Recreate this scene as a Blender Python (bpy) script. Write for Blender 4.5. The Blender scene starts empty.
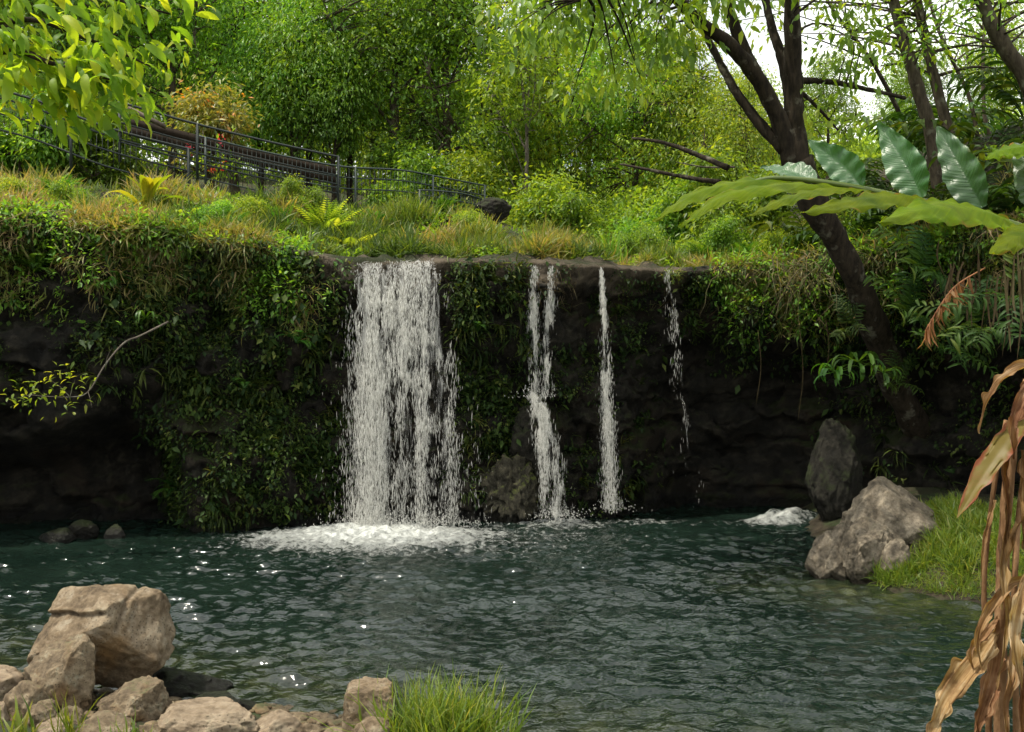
import bpy, math, random
import numpy as np
from mathutils import Vector

rng = np.random.default_rng(7)
random.seed(7)
sc = bpy.context.scene
C = sc.collection

# ----------------------------------------------------------------- camera
F = 995.0                       # focal length in pixels at 1024 wide
CAMZ = 3.0
cam_d = bpy.data.cameras.new('camera')
cam = bpy.data.objects.new('camera', cam_d)
C.objects.link(cam)
cam.location = (0, 0, CAMZ)
cam.rotation_euler = (math.radians(90), 0, 0)
cam_d.sensor_width = 36
cam_d.lens = 36 * F / 1024
cam_d.clip_end = 2000
cam_d.clip_start = 0.05
sc.camera = cam


def at(px, py, Y):
    return np.array([(px - 512) / F * Y, Y, CAMZ - (py - 366) / F * Y])


# ----------------------------------------------------------------- maths helpers
def sstep(a, b, x):
    t = np.clip((np.asarray(x, float) - a) / (b - a), 0, 1)
    return t * t * (3 - 2 * t)


def _hash(i, j, k, seed):
    h = (i * 374761393 + j * 668265263 + k * 2147483647 + seed * 974634777) & 0xFFFFFFFF
    h = ((h ^ (h >> 13)) * 1274126177) & 0xFFFFFFFF
    h = ((h ^ (h >> 16)) * 2246822519) & 0xFFFFFFFF
    return ((h ^ (h >> 15)) & 0xFFFFFF) / float(0xFFFFFF)


def vnoise(P, seed=0):
    P = np.asarray(P, float)
    i = np.floor(P).astype(np.int64)
    f = P - i
    u = f * f * f * (f * (f * 6 - 15) + 10)
    x, y, z = i[..., 0], i[..., 1], i[..., 2]
    ux, uy, uz = u[..., 0], u[..., 1], u[..., 2]
    def h(a, b, c): return _hash(x + a, y + b, z + c, seed)
    c00 = h(0, 0, 0) * (1 - ux) + h(1, 0, 0) * ux
    c10 = h(0, 1, 0) * (1 - ux) + h(1, 1, 0) * ux
    c01 = h(0, 0, 1) * (1 - ux) + h(1, 0, 1) * ux
    c11 = h(0, 1, 1) * (1 - ux) + h(1, 1, 1) * ux
    return (c00 * (1 - uy) + c10 * uy) * (1 - uz) + (c01 * (1 - uy) + c11 * uy) * uz


def fbm(P, oct=4, seed=0, gain=.5, lac=2.03):
    P = np.asarray(P, float)
    s, a, t = 0, 1, 0
    for o in range(oct):
        s = s + a * (vnoise(P, seed + o * 17) * 2 - 1)
        t += a
        a *= gain
        P = P * lac + 13.7
    return s / t


def nrm(v):
    v = np.asarray(v, float)
    return v / np.maximum(np.linalg.norm(v, axis=-1, keepdims=True), 1e-9)


def spline(pts, n):
    """Catmull-Rom through points (any dimension), n samples"""
    p = np.asarray(pts, float)
    p = np.vstack([2 * p[0] - p[1], p, 2 * p[-1] - p[-2]])
    m = len(p) - 3
    t = np.linspace(0, m - 1e-6, n)
    k = t.astype(int)
    f = (t - k)[:, None]
    a, b, c, d = p[k], p[k + 1], p[k + 2], p[k + 3]
    return .5 * (2 * b + (c - a) * f + (2 * a - 5 * b + 4 * c - d) * f ** 2 + (3 * b - a - 3 * c + d) * f ** 3)


# ----------------------------------------------------------------- mesh builder
class MB:
    def __init__(s):
        s.v, s.f3, s.f4, s.t, s.e, s.n = [], [], [], [], [], 0

    def add(s, V, f3=None, f4=None, tint=None, edge=None):
        V = np.asarray(V, float).reshape(-1, 3)
        m = len(V)
        if f3 is not None and len(f3): s.f3.append(np.asarray(f3) + s.n)
        if f4 is not None and len(f4): s.f4.append(np.asarray(f4) + s.n)
        s.v.append(V)
        s.t.append(np.broadcast_to(np.asarray(.5 if tint is None else tint, float), (m,)))
        s.e.append(np.broadcast_to(np.asarray(0. if edge is None else edge, float), (m,)))
        s.n += m

    def mesh(s, name, mat, smooth=True):
        me = bpy.data.meshes.new(name)
        V = np.vstack(s.v).astype(np.float32)
        f3 = np.vstack(s.f3) if s.f3 else np.zeros((0, 3), int)
        f4 = np.vstack(s.f4) if s.f4 else np.zeros((0, 4), int)
        me.vertices.add(len(V)); me.vertices.foreach_set('co', V.ravel())
        loops = np.concatenate([f3.ravel(), f4.ravel()]).astype(np.int32)
        me.loops.add(len(loops)); me.loops.foreach_set('vertex_index', loops)
        st = np.concatenate([np.arange(len(f3)) * 3, len(f3) * 3 + np.arange(len(f4)) * 4]).astype(np.int32)
        me.polygons.add(len(st)); me.polygons.foreach_set('loop_start', st)
        me.update(calc_edges=True)
        if smooth: me.polygons.foreach_set('use_smooth', np.ones(len(st), bool))
        for nm, arr in (('tint', s.t), ('edge', s.e)):
            at_ = me.attributes.new(nm, 'FLOAT', 'POINT')
            at_.data.foreach_set('value', np.concatenate(arr).astype(np.float32))
        if mat is not None: me.materials.append(mat)
        me.update()
        return me

    def build(s, name, mat, parent=None, smooth=True):
        return put(name, s.mesh(name, mat, smooth), parent)


def put(name, me, parent=None):
    o = bpy.data.objects.new(name, me)
    C.objects.link(o)
    if parent is not None: o.parent = parent
    return o


def tag(o, label=None, cat=None, group=None, kind=None):
    if label: o['label'] = label
    if cat: o['category'] = cat
    if group: o['group'] = group
    if kind: o['kind'] = kind
    return o


def thing(name, label, cat, loc=(0, 0, 0), rz=0., group=None):
    o = bpy.data.objects.new(name, None)
    C.objects.link(o)
    o.empty_display_size = .1
    o.location = tuple(float(c) for c in loc)
    o.rotation_euler = (0, 0, rz)
    return tag(o, label, cat, group)


def grid_faces(nu, nv):
    i = np.arange(nu - 1)[:, None] * nv + np.arange(nv - 1)[None, :]
    i = i.ravel()
    return np.stack([i, i + nv, i + nv + 1, i + 1], 1)


def tube(mb, pts, rad, n=8, tint=.5, rough=0., seed=0):
    P = np.asarray(pts, float)
    m = len(P)
    R = np.broadcast_to(np.asarray(rad, float), (m,))
    T = nrm(np.gradient(P, axis=0))
    a = np.array([0, 0, 1.]) if abs(T[0][2]) < .9 else np.array([1., 0, 0])
    u = nrm(np.cross(T[0], a))
    U = []
    for k in range(m):
        u = nrm(u - T[k] * np.dot(u, T[k]))
        U.append(u)
    U = np.array(U); W = np.cross(T, U)
    th = np.linspace(0, 2 * math.pi, n, endpoint=False)
    V = P[:, None] + R[:, None, None] * (np.cos(th)[None, :, None] * U[:, None] + np.sin(th)[None, :, None] * W[:, None])
    if rough:
        d = fbm(V * 3.1 / max(R.max(), .02) * .25, 3, seed)
        V = P[:, None] + (V - P[:, None]) * (1 + rough * d[..., None])
    k = np.arange(m - 1)[:, None] * n
    j = np.arange(n)[None, :]
    j2 = (j + 1) % n
    q = np.stack([k + j, k + j2, k + n + j2, k + n + j], -1).reshape(-1, 4)
    Vf = V.reshape(-1, 3)
    base = len(Vf)
    Vf = np.vstack([Vf, P[0], P[-1]])
    jj = np.arange(n)
    f3 = np.vstack([np.stack([np.full(n, base), (jj + 1) % n, jj], 1),
                    np.stack([np.full(n, base + 1), (m - 1) * n + jj, (m - 1) * n + (jj + 1) % n], 1)])
    mb.add(Vf, f3, q, tint)


# leaf templates: (along, side, up)
T_DIA = (np.array([[0, 0, 0], [.42, -.5, .07], [1, 0, -.08], [.42, .5, .07]]), np.array([[0, 1, 2], [0, 2, 3]]))
T_LANCE = (np.array([[0, 0, 0], [.3, 0, .03], [.68, 0, .0], [1, 0, -.14], [.28, -.5, .09], [.66, -.38, .04], [.28, .5, .09], [.66, .38, .04]]),
           np.array([[0, 4, 1], [4, 5, 1], [1, 5, 2], [5, 3, 2], [0, 1, 6], [6, 1, 7], [1, 2, 7], [7, 2, 3]]))
T_BLADE = (np.array([[0, -.5, 0], [0, .5, 0], [.38, -.45, .02], [.38, .45, .02], [.75, -.3, -.08], [.75, .3, -.08], [1, 0, -.26]]),
           np.array([[0, 1, 3], [0, 3, 2], [2, 3, 5], [2, 5, 4], [4, 5, 6]]))
T_STRAP = (np.array([[0, -.15, 0], [0, .15, 0], [.25, -.42, .1], [.25, .42, .1], [.25, 0, .06], [.55, -.5, .1], [.55, .5, .1], [.55, 0, .04],
                     [.8, -.36, -.02], [.8, .36, -.02], [.8, 0, -.07], [1, 0, -.26]]),
           np.array([[0, 4, 2], [0, 1, 4], [1, 3, 4], [2, 4, 7], [2, 7, 5], [4, 3, 6], [4, 6, 7], [5, 7, 10], [5, 10, 8], [7, 6, 9], [7, 9, 10], [8, 10, 11], [10, 9, 11]]))


def leaves(mb, P, D, U, L, W, tmpl=T_DIA, tint=None):
    P = np.asarray(P, float); n = len(P)
    if n == 0: return
    D = nrm(D)
    S = np.cross(D, U)
    bad = np.linalg.norm(S, axis=1) < 1e-3
    S[bad] = np.cross(D[bad], np.array([.3, .9, .1]))
    S = nrm(S); N = np.cross(S, D)
    L = np.broadcast_to(np.asarray(L, float), (n,)); W = np.broadcast_to(np.asarray(W, float), (n,))
    T, Fc = tmpl
    V = P[:, None] + D[:, None] * (T[None, :, 0, None] * L[:, None, None]) + S[:, None] * (T[None, :, 1, None] * W[:, None, None]) \
        + N[:, None] * (T[None, :, 2, None] * L[:, None, None])
    m = len(T)
    Fa = (Fc[None] + (np.arange(n) * m)[:, None, None]).reshape(-1, 3)
    if tint is None: tint = rng.random(n)
    mb.add(V.reshape(-1, 3), Fa, None, np.repeat(tint, m), np.tile(T[:, 0], n))


def ribbon(mb, pts, width, up, n=26, m=7, fold=.25, wave=.0, wfreq=9, tint=.5, seed=0, base_w=.12, power=.8, curl=0., tear=0.):
    """one large detailed leaf along a spline midrib"""
    r = np.random.default_rng(seed + 1000)
    P = spline(pts, n)
    T = nrm(np.gradient(P, axis=0))
    upv = np.asarray(up, float)
    if upv.ndim == 1: upv = np.tile(upv, (n, 1))
    S = nrm(np.cross(T, upv)); N = np.cross(S, T)
    t = np.linspace(0, 1, n)
    prof = np.maximum(base_w * (1 - t) ** 3, np.sin(np.pi * np.clip(t * .97 + .02, 0, 1) ** power)) ** .85
    prof[-1] = .02
    s = np.linspace(-1, 1, m)
    ph = r.random(2) * 6
    TT, SS = np.meshgrid(t, s, indexing='ij')
    w = width * .5 * prof[:, None]
    if tear:
        nz = vnoise(np.stack([TT * 14, np.sign(SS) * 3, np.full_like(TT, seed)], -1), seed)
        w = w * (1 - tear * nz * (np.abs(SS) > .6))
    wv = wave * width * (np.abs(SS) ** 1.5) * (np.sin(TT * wfreq * 2 * np.pi + np.where(SS > 0, ph[0], ph[1])) * .6
                                                + 1.6 * fbm(np.stack([TT * wfreq * 1.3, SS * 1.5, np.full_like(TT, seed * 1.7)], -1), 3, seed))
    ang = fold + curl * TT
    V = P[:, None] + S[:, None] * (SS * w * np.cos(ang))[..., None] + N[:, None] * ((np.abs(SS) * w * np.sin(ang) + wv) * np.where(prof[:, None] > .05, 1, 0))[..., None]
    mb.add(V.reshape(-1, 3), None, grid_faces(n, m), TT.ravel() if tint is None else tint, np.abs(SS).ravel())


# ----------------------------------------------------------------- materials
def newmat(name):
    m = bpy.data.materials.new(name)
    m.use_nodes = True
    nt = m.node_tree
    nt.nodes.clear()
    out = nt.nodes.new('ShaderNodeOutputMaterial')
    return m, nt, out


def N_(nt, t, **kw):
    n = nt.nodes.new(t)
    for k, v in kw.items():
        if k.startswith('i_'):
            key = k[2:].replace('_', ' ')
            n.inputs[key].default_value = v
        else:
            setattr(n, k, v)
    return n


def ramp(nt, src, stops, interp='LINEAR'):
    n = nt.nodes.new('ShaderNodeValToRGB')
    n.color_ramp.interpolation = interp
    els = n.color_ramp.elements
    while len(els) < len(stops): els.new(.5)
    for e, (p, c) in zip(els, stops):
        e.position = p
        e.color = (*c, 1) if len(c) == 3 else c
    nt.links.new(src, n.inputs[0])
    return n.outputs[0]


def mix(nt, fac, a, b, blend='MIX'):
    n = nt.nodes.new('ShaderNodeMix')
    n.data_type = 'RGBA'; n.blend_type = blend
    for s, v in ((0, fac), (6, a), (7, b)):
        if hasattr(v, 'is_linked') or hasattr(v, 'links'): nt.links.new(v, n.inputs[s])
        else: n.inputs[s].default_value = v if s == 0 else ((*v, 1) if len(v) == 3 else v)
    return n.outputs[2]


def math_(nt, op, a, b=None, clamp=False):
    n = nt.nodes.new('ShaderNodeMath'); n.operation = op; n.use_clamp = clamp
    for s, v in ((0, a), (1, b)):
        if v is None: continue
        if hasattr(v, 'links'): nt.links.new(v, n.inputs[s])
        else: n.inputs[s].default_value = v
    return n.outputs[0]


def noise_(nt, scale, detail=4, rough=.55, vec=None, dist=0.):
    n = nt.nodes.new('ShaderNodeTexNoise')
    n.inputs['Scale'].default_value = scale; n.inputs['Detail'].default_value = detail
    n.inputs['Roughness'].default_value = rough; n.inputs['Distortion'].default_value = dist
    if vec is None:
        tc = nt.nodes.new('ShaderNodeTexCoord'); vec = tc.outputs['Object']
    nt.links.new(vec, n.inputs['Vector'])
    return n.outputs['Fac']


def leaf_mat(name, cols, trans=.45, rough=.42, spec=.45, tboost=1.5, edge_col=None, edge_at=.75, patch=None, vein=False, streak=False):
    """cols: ramp over the per-leaf tint; sunlight passes through the blade"""
    m, nt, out = newmat(name)
    a = N_(nt, 'ShaderNodeAttribute', attribute_name='tint')
    col = ramp(nt, a.outputs['Fac'], [(i / (len(cols) - 1), c) for i, c in enumerate(cols)])
    oi = N_(nt, 'ShaderNodeObjectInfo')
    if streak or vein:
        eg = N_(nt, 'ShaderNodeAttribute', attribute_name='edge')
        cx = N_(nt, 'ShaderNodeCombineXYZ')
        if streak:
            nt.links.new(math_(nt, 'MULTIPLY', eg.outputs['Fac'], 6.), cx.inputs[0]); nt.links.new(math_(nt, 'MULTIPLY', a.outputs['Fac'], 3.), cx.inputs[1])
        else:
            nt.links.new(math_(nt, 'MULTIPLY', math_(nt, 'SUBTRACT', a.outputs['Fac'], math_(nt, 'MULTIPLY', eg.outputs['Fac'], .16)), 34.), cx.inputs[0])
        nt.links.new(math_(nt, 'MULTIPLY', oi.outputs['Random'], 60.), cx.inputs[2])
        sn = noise_(nt, 1., 4, .65, cx.outputs[0]); sn2 = noise_(nt, 5, 4, .6)
        fac = math_(nt, 'ADD', math_(nt, 'MULTIPLY', sn, .8 if streak else .5), math_(nt, 'SUBTRACT', math_(nt, 'MULTIPLY', sn2, 1.2 if streak else 1.), .5 if streak else .25))
        col = ramp(nt, fac, [(.25 + .5 * i / (len(cols) - 1), c) for i, c in enumerate(cols)])
    hs = N_(nt, 'ShaderNodeHueSaturation')
    nt.links.new(math_(nt, 'ADD', math_(nt, 'MULTIPLY', oi.outputs['Random'], .03), .485), hs.inputs['Hue'])
    nt.links.new(math_(nt, 'ADD', math_(nt, 'MULTIPLY', oi.outputs['Random'], .4), .8), hs.inputs['Value'])
    nt.links.new(col, hs.inputs['Color'])
    col = hs.outputs[0]
    if edge_col is not None:
        e = N_(nt, 'ShaderNodeAttribute', attribute_name='edge')
        nz = noise_(nt, 14, 4)
        f = math_(nt, 'MULTIPLY', math_(nt, 'SUBTRACT', math_(nt, 'ADD', e.outputs['Fac'], math_(nt, 'MULTIPLY', math_(nt, 'SUBTRACT', nz, .5), 1.6)), edge_at), 3.5, clamp=True)
        col = mix(nt, f, col, edge_col)
    if patch is not None:
        nz = noise_(nt, patch[1], 5, .6)
        col = mix(nt, math_(nt, 'MULTIPLY', math_(nt, 'SUBTRACT', nz, patch[2]), 6., clamp=True), col, patch[0])
    b = N_(nt, 'ShaderNodeBsdfPrincipled')
    b.inputs['Roughness'].default_value = rough
    b.inputs['Specular IOR Level'].default_value = spec
    nt.links.new(col, b.inputs['Base Color'])
    if streak or vein:
        bp = N_(nt, 'ShaderNodeBump'); bp.inputs['Strength'].default_value = .6; bp.inputs['Distance'].default_value = .012 if streak else .008
        nt.links.new(sn, bp.inputs['Height']); nt.links.new(bp.outputs[0], b.inputs['Normal'])
    tr = N_(nt, 'ShaderNodeBsdfTranslucent')
    tc = mix(nt, 1., col, (tboost * 1.25, tboost * 1.1, tboost * .35), 'MULTIPLY')
    nt.links.new(tc, tr.inputs[0])
    ms = N_(nt, 'ShaderNodeMixShader')
    ms.inputs[0].default_value = trans
    nt.links.new(b.outputs[0], ms.inputs[1]); nt.links.new(tr.outputs[0], ms.inputs[2])
    nt.links.new(ms.outputs[0], out.inputs[0])
    return m


def rock_mat(name, dark, mid, light, moss=None, moss_amt=.0, stain=None, scale=1., wet_z=None, bump=.6, rim=None, lichen=None):
    m, nt, out = newmat(name)
    n1 = noise_(nt, 2.2 * scale, 8, .65)
    n2 = noise_(nt, 11 * scale, 6, .7)
    n3 = noise_(nt, 1.1 * scale, 3, .5, dist=.6)
    f = math_(nt, 'ADD', math_(nt, 'MULTIPLY', n1, .6), math_(nt, 'MULTIPLY', n2, .4))
    col = ramp(nt, f, [(.37, dark), (.49, mid), (.61, light)])
    geo = N_(nt, 'ShaderNodeNewGeometry')
    if stain is not None:
        col = mix(nt, math_(nt, 'MULTIPLY', math_(nt, 'SUBTRACT', n3, .52), 5., clamp=True), col, stain)
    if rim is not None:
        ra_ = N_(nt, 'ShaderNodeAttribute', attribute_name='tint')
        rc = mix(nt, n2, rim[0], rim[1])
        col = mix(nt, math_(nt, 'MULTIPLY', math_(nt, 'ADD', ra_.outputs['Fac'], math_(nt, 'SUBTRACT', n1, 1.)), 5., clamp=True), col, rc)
    if lichen is not None:
        nl = noise_(nt, 4.3 * scale, 7, .75)
        col = mix(nt, math_(nt, 'MULTIPLY', math_(nt, 'SUBTRACT', nl, .56), 7., clamp=True), col, lichen)
    # pits
    vor = N_(nt, 'ShaderNodeTexVoronoi'); vor.inputs['Scale'].default_value = 26 * scale
    tc = N_(nt, 'ShaderNodeTexCoord'); nt.links.new(tc.outputs['Object'], vor.inputs['Vector'])
    pit = math_(nt, 'MULTIPLY', math_(nt, 'LESS_THAN', vor.outputs['Distance'], .22), math_(nt, 'GREATER_THAN', n1, .52))
    col = mix(nt, math_(nt, 'MULTIPLY', pit, .6), col, tuple(c * .35 for c in dark))
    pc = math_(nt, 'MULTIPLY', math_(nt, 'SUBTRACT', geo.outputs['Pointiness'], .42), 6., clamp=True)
    col = mix(nt, 1., col, ramp(nt, pc, [(0, (.28, .26, .24)), (.45, (.9, .9, .9)), (1, (1.25, 1.22, 1.15))]), 'MULTIPLY')  # crevices darkened, edges lightened: shading put into the colour
    if moss is not None:
        sep = N_(nt, 'ShaderNodeSeparateXYZ'); nt.links.new(geo.outputs['Normal'], sep.inputs[0])
        k = math_(nt, 'ADD', math_(nt, 'MULTIPLY', sep.outputs[2], .35), math_(nt, 'ADD', n3, moss_amt - .75))
        k = math_(nt, 'ADD', k, math_(nt, 'MULTIPLY', math_(nt, 'SUBTRACT', n2, .5), .7))
        col = mix(nt, math_(nt, 'MULTIPLY', k, 5., clamp=True), col, moss)
    rough_v = .85
    b = N_(nt, 'ShaderNodeBsdfPrincipled')
    b.inputs['Roughness'].default_value = rough_v
    b.inputs['Specular IOR Level'].default_value = .3
    if wet_z is not None:
        sp = N_(nt, 'ShaderNodeSeparateXYZ'); nt.links.new(geo.outputs['Position'], sp.inputs[0])
        w = math_(nt, 'MULTIPLY', math_(nt, 'SUBTRACT', wet_z, math_(nt, 'ADD', sp.outputs[2], math_(nt, 'MULTIPLY', n2, .12))), 9., clamp=True)
        col = mix(nt, w, col, mix(nt, 1., col, (.3, .3, .27), 'MULTIPLY'))
        nt.links.new(math_(nt, 'SUBTRACT', .85, math_(nt, 'MULTIPLY', w, .5)), b.inputs['Roughness'])
    nt.links.new(col, b.inputs['Base Color'])
    bp = N_(nt, 'ShaderNodeBump'); bp.inputs['Strength'].default_value = bump; bp.inputs['Distance'].default_value = .05 / scale
    n4 = noise_(nt, 30 * scale, 8, .8)
    nt.links.new(math_(nt, 'ADD', math_(nt, 'ADD', n2, math_(nt, 'MULTIPLY', n4, .9)), math_(nt, 'MULTIPLY', pit, -.5)), bp.inputs['Height'])
    nt.links.new(bp.outputs[0], b.inputs['Normal'])
    nt.links.new(b.outputs[0], out.inputs[0])
    return m


def bark_mat(name, a, b_, lichen=None, scale=1.):
    m, nt, out = newmat(name)
    tc = N_(nt, 'ShaderNodeTexCoord')
    mp = N_(nt, 'ShaderNodeMapping'); mp.inputs['Scale'].default_value = (6 * scale, 6 * scale, 1.6 * scale)
    nt.links.new(tc.outputs['Object'], mp.inputs[0])
    n1 = noise_(nt, 2.2, 7, .65, mp.outputs[0])
    col = ramp(nt, n1, [(.35, a), (.65, b_)])
    if lichen is not None:
        n2 = noise_(nt, 3.5 * scale, 4, .6)
        col = mix(nt, math_(nt, 'MULTIPLY', math_(nt, 'SUBTRACT', n2, .58), 9., clamp=True), col, lichen)
    b = N_(nt, 'ShaderNodeBsdfPrincipled'); b.inputs['Roughness'].default_value = .9
    b.inputs['Specular IOR Level'].default_value = .2
    nt.links.new(col, b.inputs['Base Color'])
    bp = N_(nt, 'ShaderNodeBump'); bp.inputs['Strength'].default_value = .7; bp.inputs['Distance'].default_value = .03
    nt.links.new(n1, bp.inputs['Height']); nt.links.new(bp.outputs[0], b.inputs['Normal'])
    nt.links.new(b.outputs[0], out.inputs[0])
    return m


def paint_mat(name, col, col2, rough=.5):
    m, nt, out = newmat(name)
    c = mix(nt, noise_(nt, 5, 5, .7), col, col2)
    b = N_(nt, 'ShaderNodeBsdfPrincipled'); b.inputs['Roughness'].default_value = rough
    nt.links.new(c, b.inputs['Base Color']); nt.links.new(b.outputs[0], out.inputs[0])
    return m


M = {}
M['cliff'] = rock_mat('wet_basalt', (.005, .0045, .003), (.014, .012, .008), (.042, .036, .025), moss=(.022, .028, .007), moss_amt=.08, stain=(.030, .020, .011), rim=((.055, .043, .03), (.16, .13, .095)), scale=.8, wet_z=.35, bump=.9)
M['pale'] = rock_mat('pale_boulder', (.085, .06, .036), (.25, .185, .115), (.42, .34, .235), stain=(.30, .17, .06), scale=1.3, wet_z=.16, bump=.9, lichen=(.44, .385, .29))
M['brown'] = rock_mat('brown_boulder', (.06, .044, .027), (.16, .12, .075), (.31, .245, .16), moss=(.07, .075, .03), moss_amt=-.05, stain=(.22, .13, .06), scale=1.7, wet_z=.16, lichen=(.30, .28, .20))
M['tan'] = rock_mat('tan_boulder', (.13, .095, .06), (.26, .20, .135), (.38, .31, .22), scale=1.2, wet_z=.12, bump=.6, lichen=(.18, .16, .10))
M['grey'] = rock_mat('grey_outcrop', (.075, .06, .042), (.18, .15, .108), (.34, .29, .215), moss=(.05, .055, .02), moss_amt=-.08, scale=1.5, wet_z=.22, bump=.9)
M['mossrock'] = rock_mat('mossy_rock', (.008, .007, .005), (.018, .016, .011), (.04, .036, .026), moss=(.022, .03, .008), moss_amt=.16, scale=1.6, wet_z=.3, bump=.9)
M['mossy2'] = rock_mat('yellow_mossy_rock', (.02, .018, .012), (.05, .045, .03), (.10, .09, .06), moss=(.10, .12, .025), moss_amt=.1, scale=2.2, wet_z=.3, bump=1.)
M['soil'] = rock_mat('soil', (.022, .017, .010), (.045, .035, .02), (.085, .065, .04), moss=(.035, .05, .015), moss_amt=.0, scale=1.6, bump=.8, wet_z=.1)
G1 = [(.018, .045, .008), (.04, .10, .012), (.075, .15, .016), (.13, .20, .022)]
M['leaf_mid'] = leaf_mat('leaf_mid_green', [(0.071, 0.154, 0.024), (0.139, 0.267, 0.034), (0.215, 0.362, 0.042), (0.348, 0.468, 0.055)], trans=.5)
M['leaf_dark'] = leaf_mat('leaf_dark_green', [(0.05, 0.122, 0.025), (0.099, 0.212, 0.037), (0.162, 0.296, 0.051), (0.254, 0.373, 0.057)], trans=.48)
M['leaf_yellow'] = leaf_mat('leaf_yellow_green', [(0.095, 0.184, 0.025), (0.181, 0.294, 0.035), (0.289, 0.392, 0.044), (0.405, 0.451, 0.063)], trans=.52)
M['leaf_sun'] = leaf_mat('sunlit_leaf', [(0.066, 0.137, 0.018), (0.132, 0.231, 0.023), (0.242, 0.336, 0.027), (0.395, 0.419, 0.036)], trans=.55, rough=.5, spec=.25, tboost=1.9)
M['leaf_far'] = leaf_mat('far_leaf_painted_haze', [(0.154, 0.297, 0.066), (0.244, 0.419, 0.093), (0.359, 0.54, 0.118), (0.513, 0.648, 0.185)], trans=.5, spec=.1)  # paler than near leaves: sunlight and distance haze put into the colour
M['leaf_croton'] = leaf_mat('leaf_croton', [(.10, .15, .03), (.17, .21, .05), (.24, .26, .07), (.30, .29, .09), (.33, .28, .09), (.6, .2, .03)], trans=.4)
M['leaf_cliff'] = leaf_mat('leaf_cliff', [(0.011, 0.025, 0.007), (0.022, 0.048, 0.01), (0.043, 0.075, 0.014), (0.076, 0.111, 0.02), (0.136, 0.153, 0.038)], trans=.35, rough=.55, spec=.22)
M['grass'] = leaf_mat('grass_blades', [(0.053, 0.096, 0.02), (0.111, 0.166, 0.028), (0.19, 0.217, 0.049), (0.285, 0.242, 0.086), (0.327, 0.242, 0.13)], trans=.4, rough=.5)
M['grass_fresh'] = leaf_mat('fresh_grass_blades', [(.06, .12, .018), (.11, .18, .026), (.18, .24, .035), (.30, .30, .09)], trans=.42, rough=.42)
M['fern'] = leaf_mat('fern_fronds', [(0.026, 0.085, 0.013), (0.052, 0.143, 0.018), (0.098, 0.208, 0.023)], trans=.4)
M['lime'] = leaf_mat('lime_rosette', [(0.115, 0.23, 0.017), (0.207, 0.31, 0.023), (0.345, 0.345, 0.029)], trans=.45)
M['ginger'] = leaf_mat('ginger_leaf', [(0.016, 0.044, 0.01), (0.032, 0.072, 0.013), (0.06, 0.108, 0.016), (0.12, 0.152, 0.024)], trans=.35, rough=.5, spec=.22)
M['hero_top'] = leaf_mat('glossy_green_leaf', [(.02, .065, .018), (.04, .11, .026), (.06, .14, .03)], trans=.22, rough=.30, spec=.9, vein=True, edge_col=(.10, .13, .02), edge_at=1.1)
M['hero_low'] = leaf_mat('sunlit_yellow_green_leaf', [(.06, .13, .004), (.15, .23, .006), (.25, .31, .008)], trans=.5, rough=.45, spec=.12, tboost=1.35, edge_col=(.26, .12, .02), edge_at=.98, patch=((.07, .12, .010), 5, .53), vein=True)
M['dead'] = leaf_mat('withered_leaf', [(.08, .036, .014), (.21, .105, .045), (.36, .22, .11), (.48, .37, .24)], trans=.3, rough=.75, spec=.2, tboost=1.1, patch=((.10, .045, .02), 7, .58), streak=True)
M['dying'] = leaf_mat('dying_leaf', [(.15, .14, .02), (.24, .17, .03)], trans=.4, rough=.5, edge_col=(.24, .07, .025), edge_at=.62, patch=((.26, .13, .05), 9, .52))
M['drygrass'] = leaf_mat('dry_strands', [(.05, .036, .018), (.10, .075, .04), (.15, .12, .07), (.07, .075, .025)], trans=.2, rough=.8, spec=.1)
M['bark_dark'] = bark_mat('dark_bark', (.012, .009, .006), (.045, .034, .022), (.13, .12, .09))
M['bark_mid'] = bark_mat('brown_bark', (.035, .027, .018), (.10, .08, .055), (.16, .15, .11))
M['bark_grey'] = bark_mat('grey_bark', (.06, .05, .04), (.15, .13, .10), (.22, .21, .17))
M['stem'] = bark_mat('dry_stem', (.14, .07, .03), (.34, .20, .10), (.42, .30, .18), scale=2.)
M['fence_dark'] = paint_mat('dark_green_painted_metal', (.006, .013, .010), (.014, .022, .018), .6)
M['fence_grey'] = paint_mat('grey_green_painted_metal', (.016, .030, .024), (.035, .052, .045), .55)
M['plank'] = bark_mat('brown_planks', (.014, .010, .006), (.032, .022, .014), scale=.5)
M['beam'] = bark_mat('weathered_beam', (.08, .06, .045), (.16, .13, .10), scale=.8)


# ----------------------------------------------------------------- landform
CURVE = np.array([(-40, 13, 7.5), (-26, 14, 6.8), (-13, 15.6, 6.0), (-9.3, 17.0, 5.75), (-6.7, 17.7, 5.55), (-4.6, 18.2, 5.3), (-3.2, 18.5, 5.08), (-2.2, 18.6, 5.03),
                  (-1.2, 18.7, 5.06), (0, 18.95, 5.10), (1.5, 19.3, 5.03), (3.2, 19.9, 5.0), (5, 20.0, 5.1), (6.6, 19.0, 5.25), (8.2, 17.4, 5.4), (10, 15.2, 5.7), (12.5, 12, 6.0), (19, 8, 6.6), (40, 2, 7)])


def Yc(x): return np.interp(x, CURVE[:, 0], CURVE[:, 1])
def lipZ(x): return np.interp(x, CURVE[:, 0], CURVE[:, 2])


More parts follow.
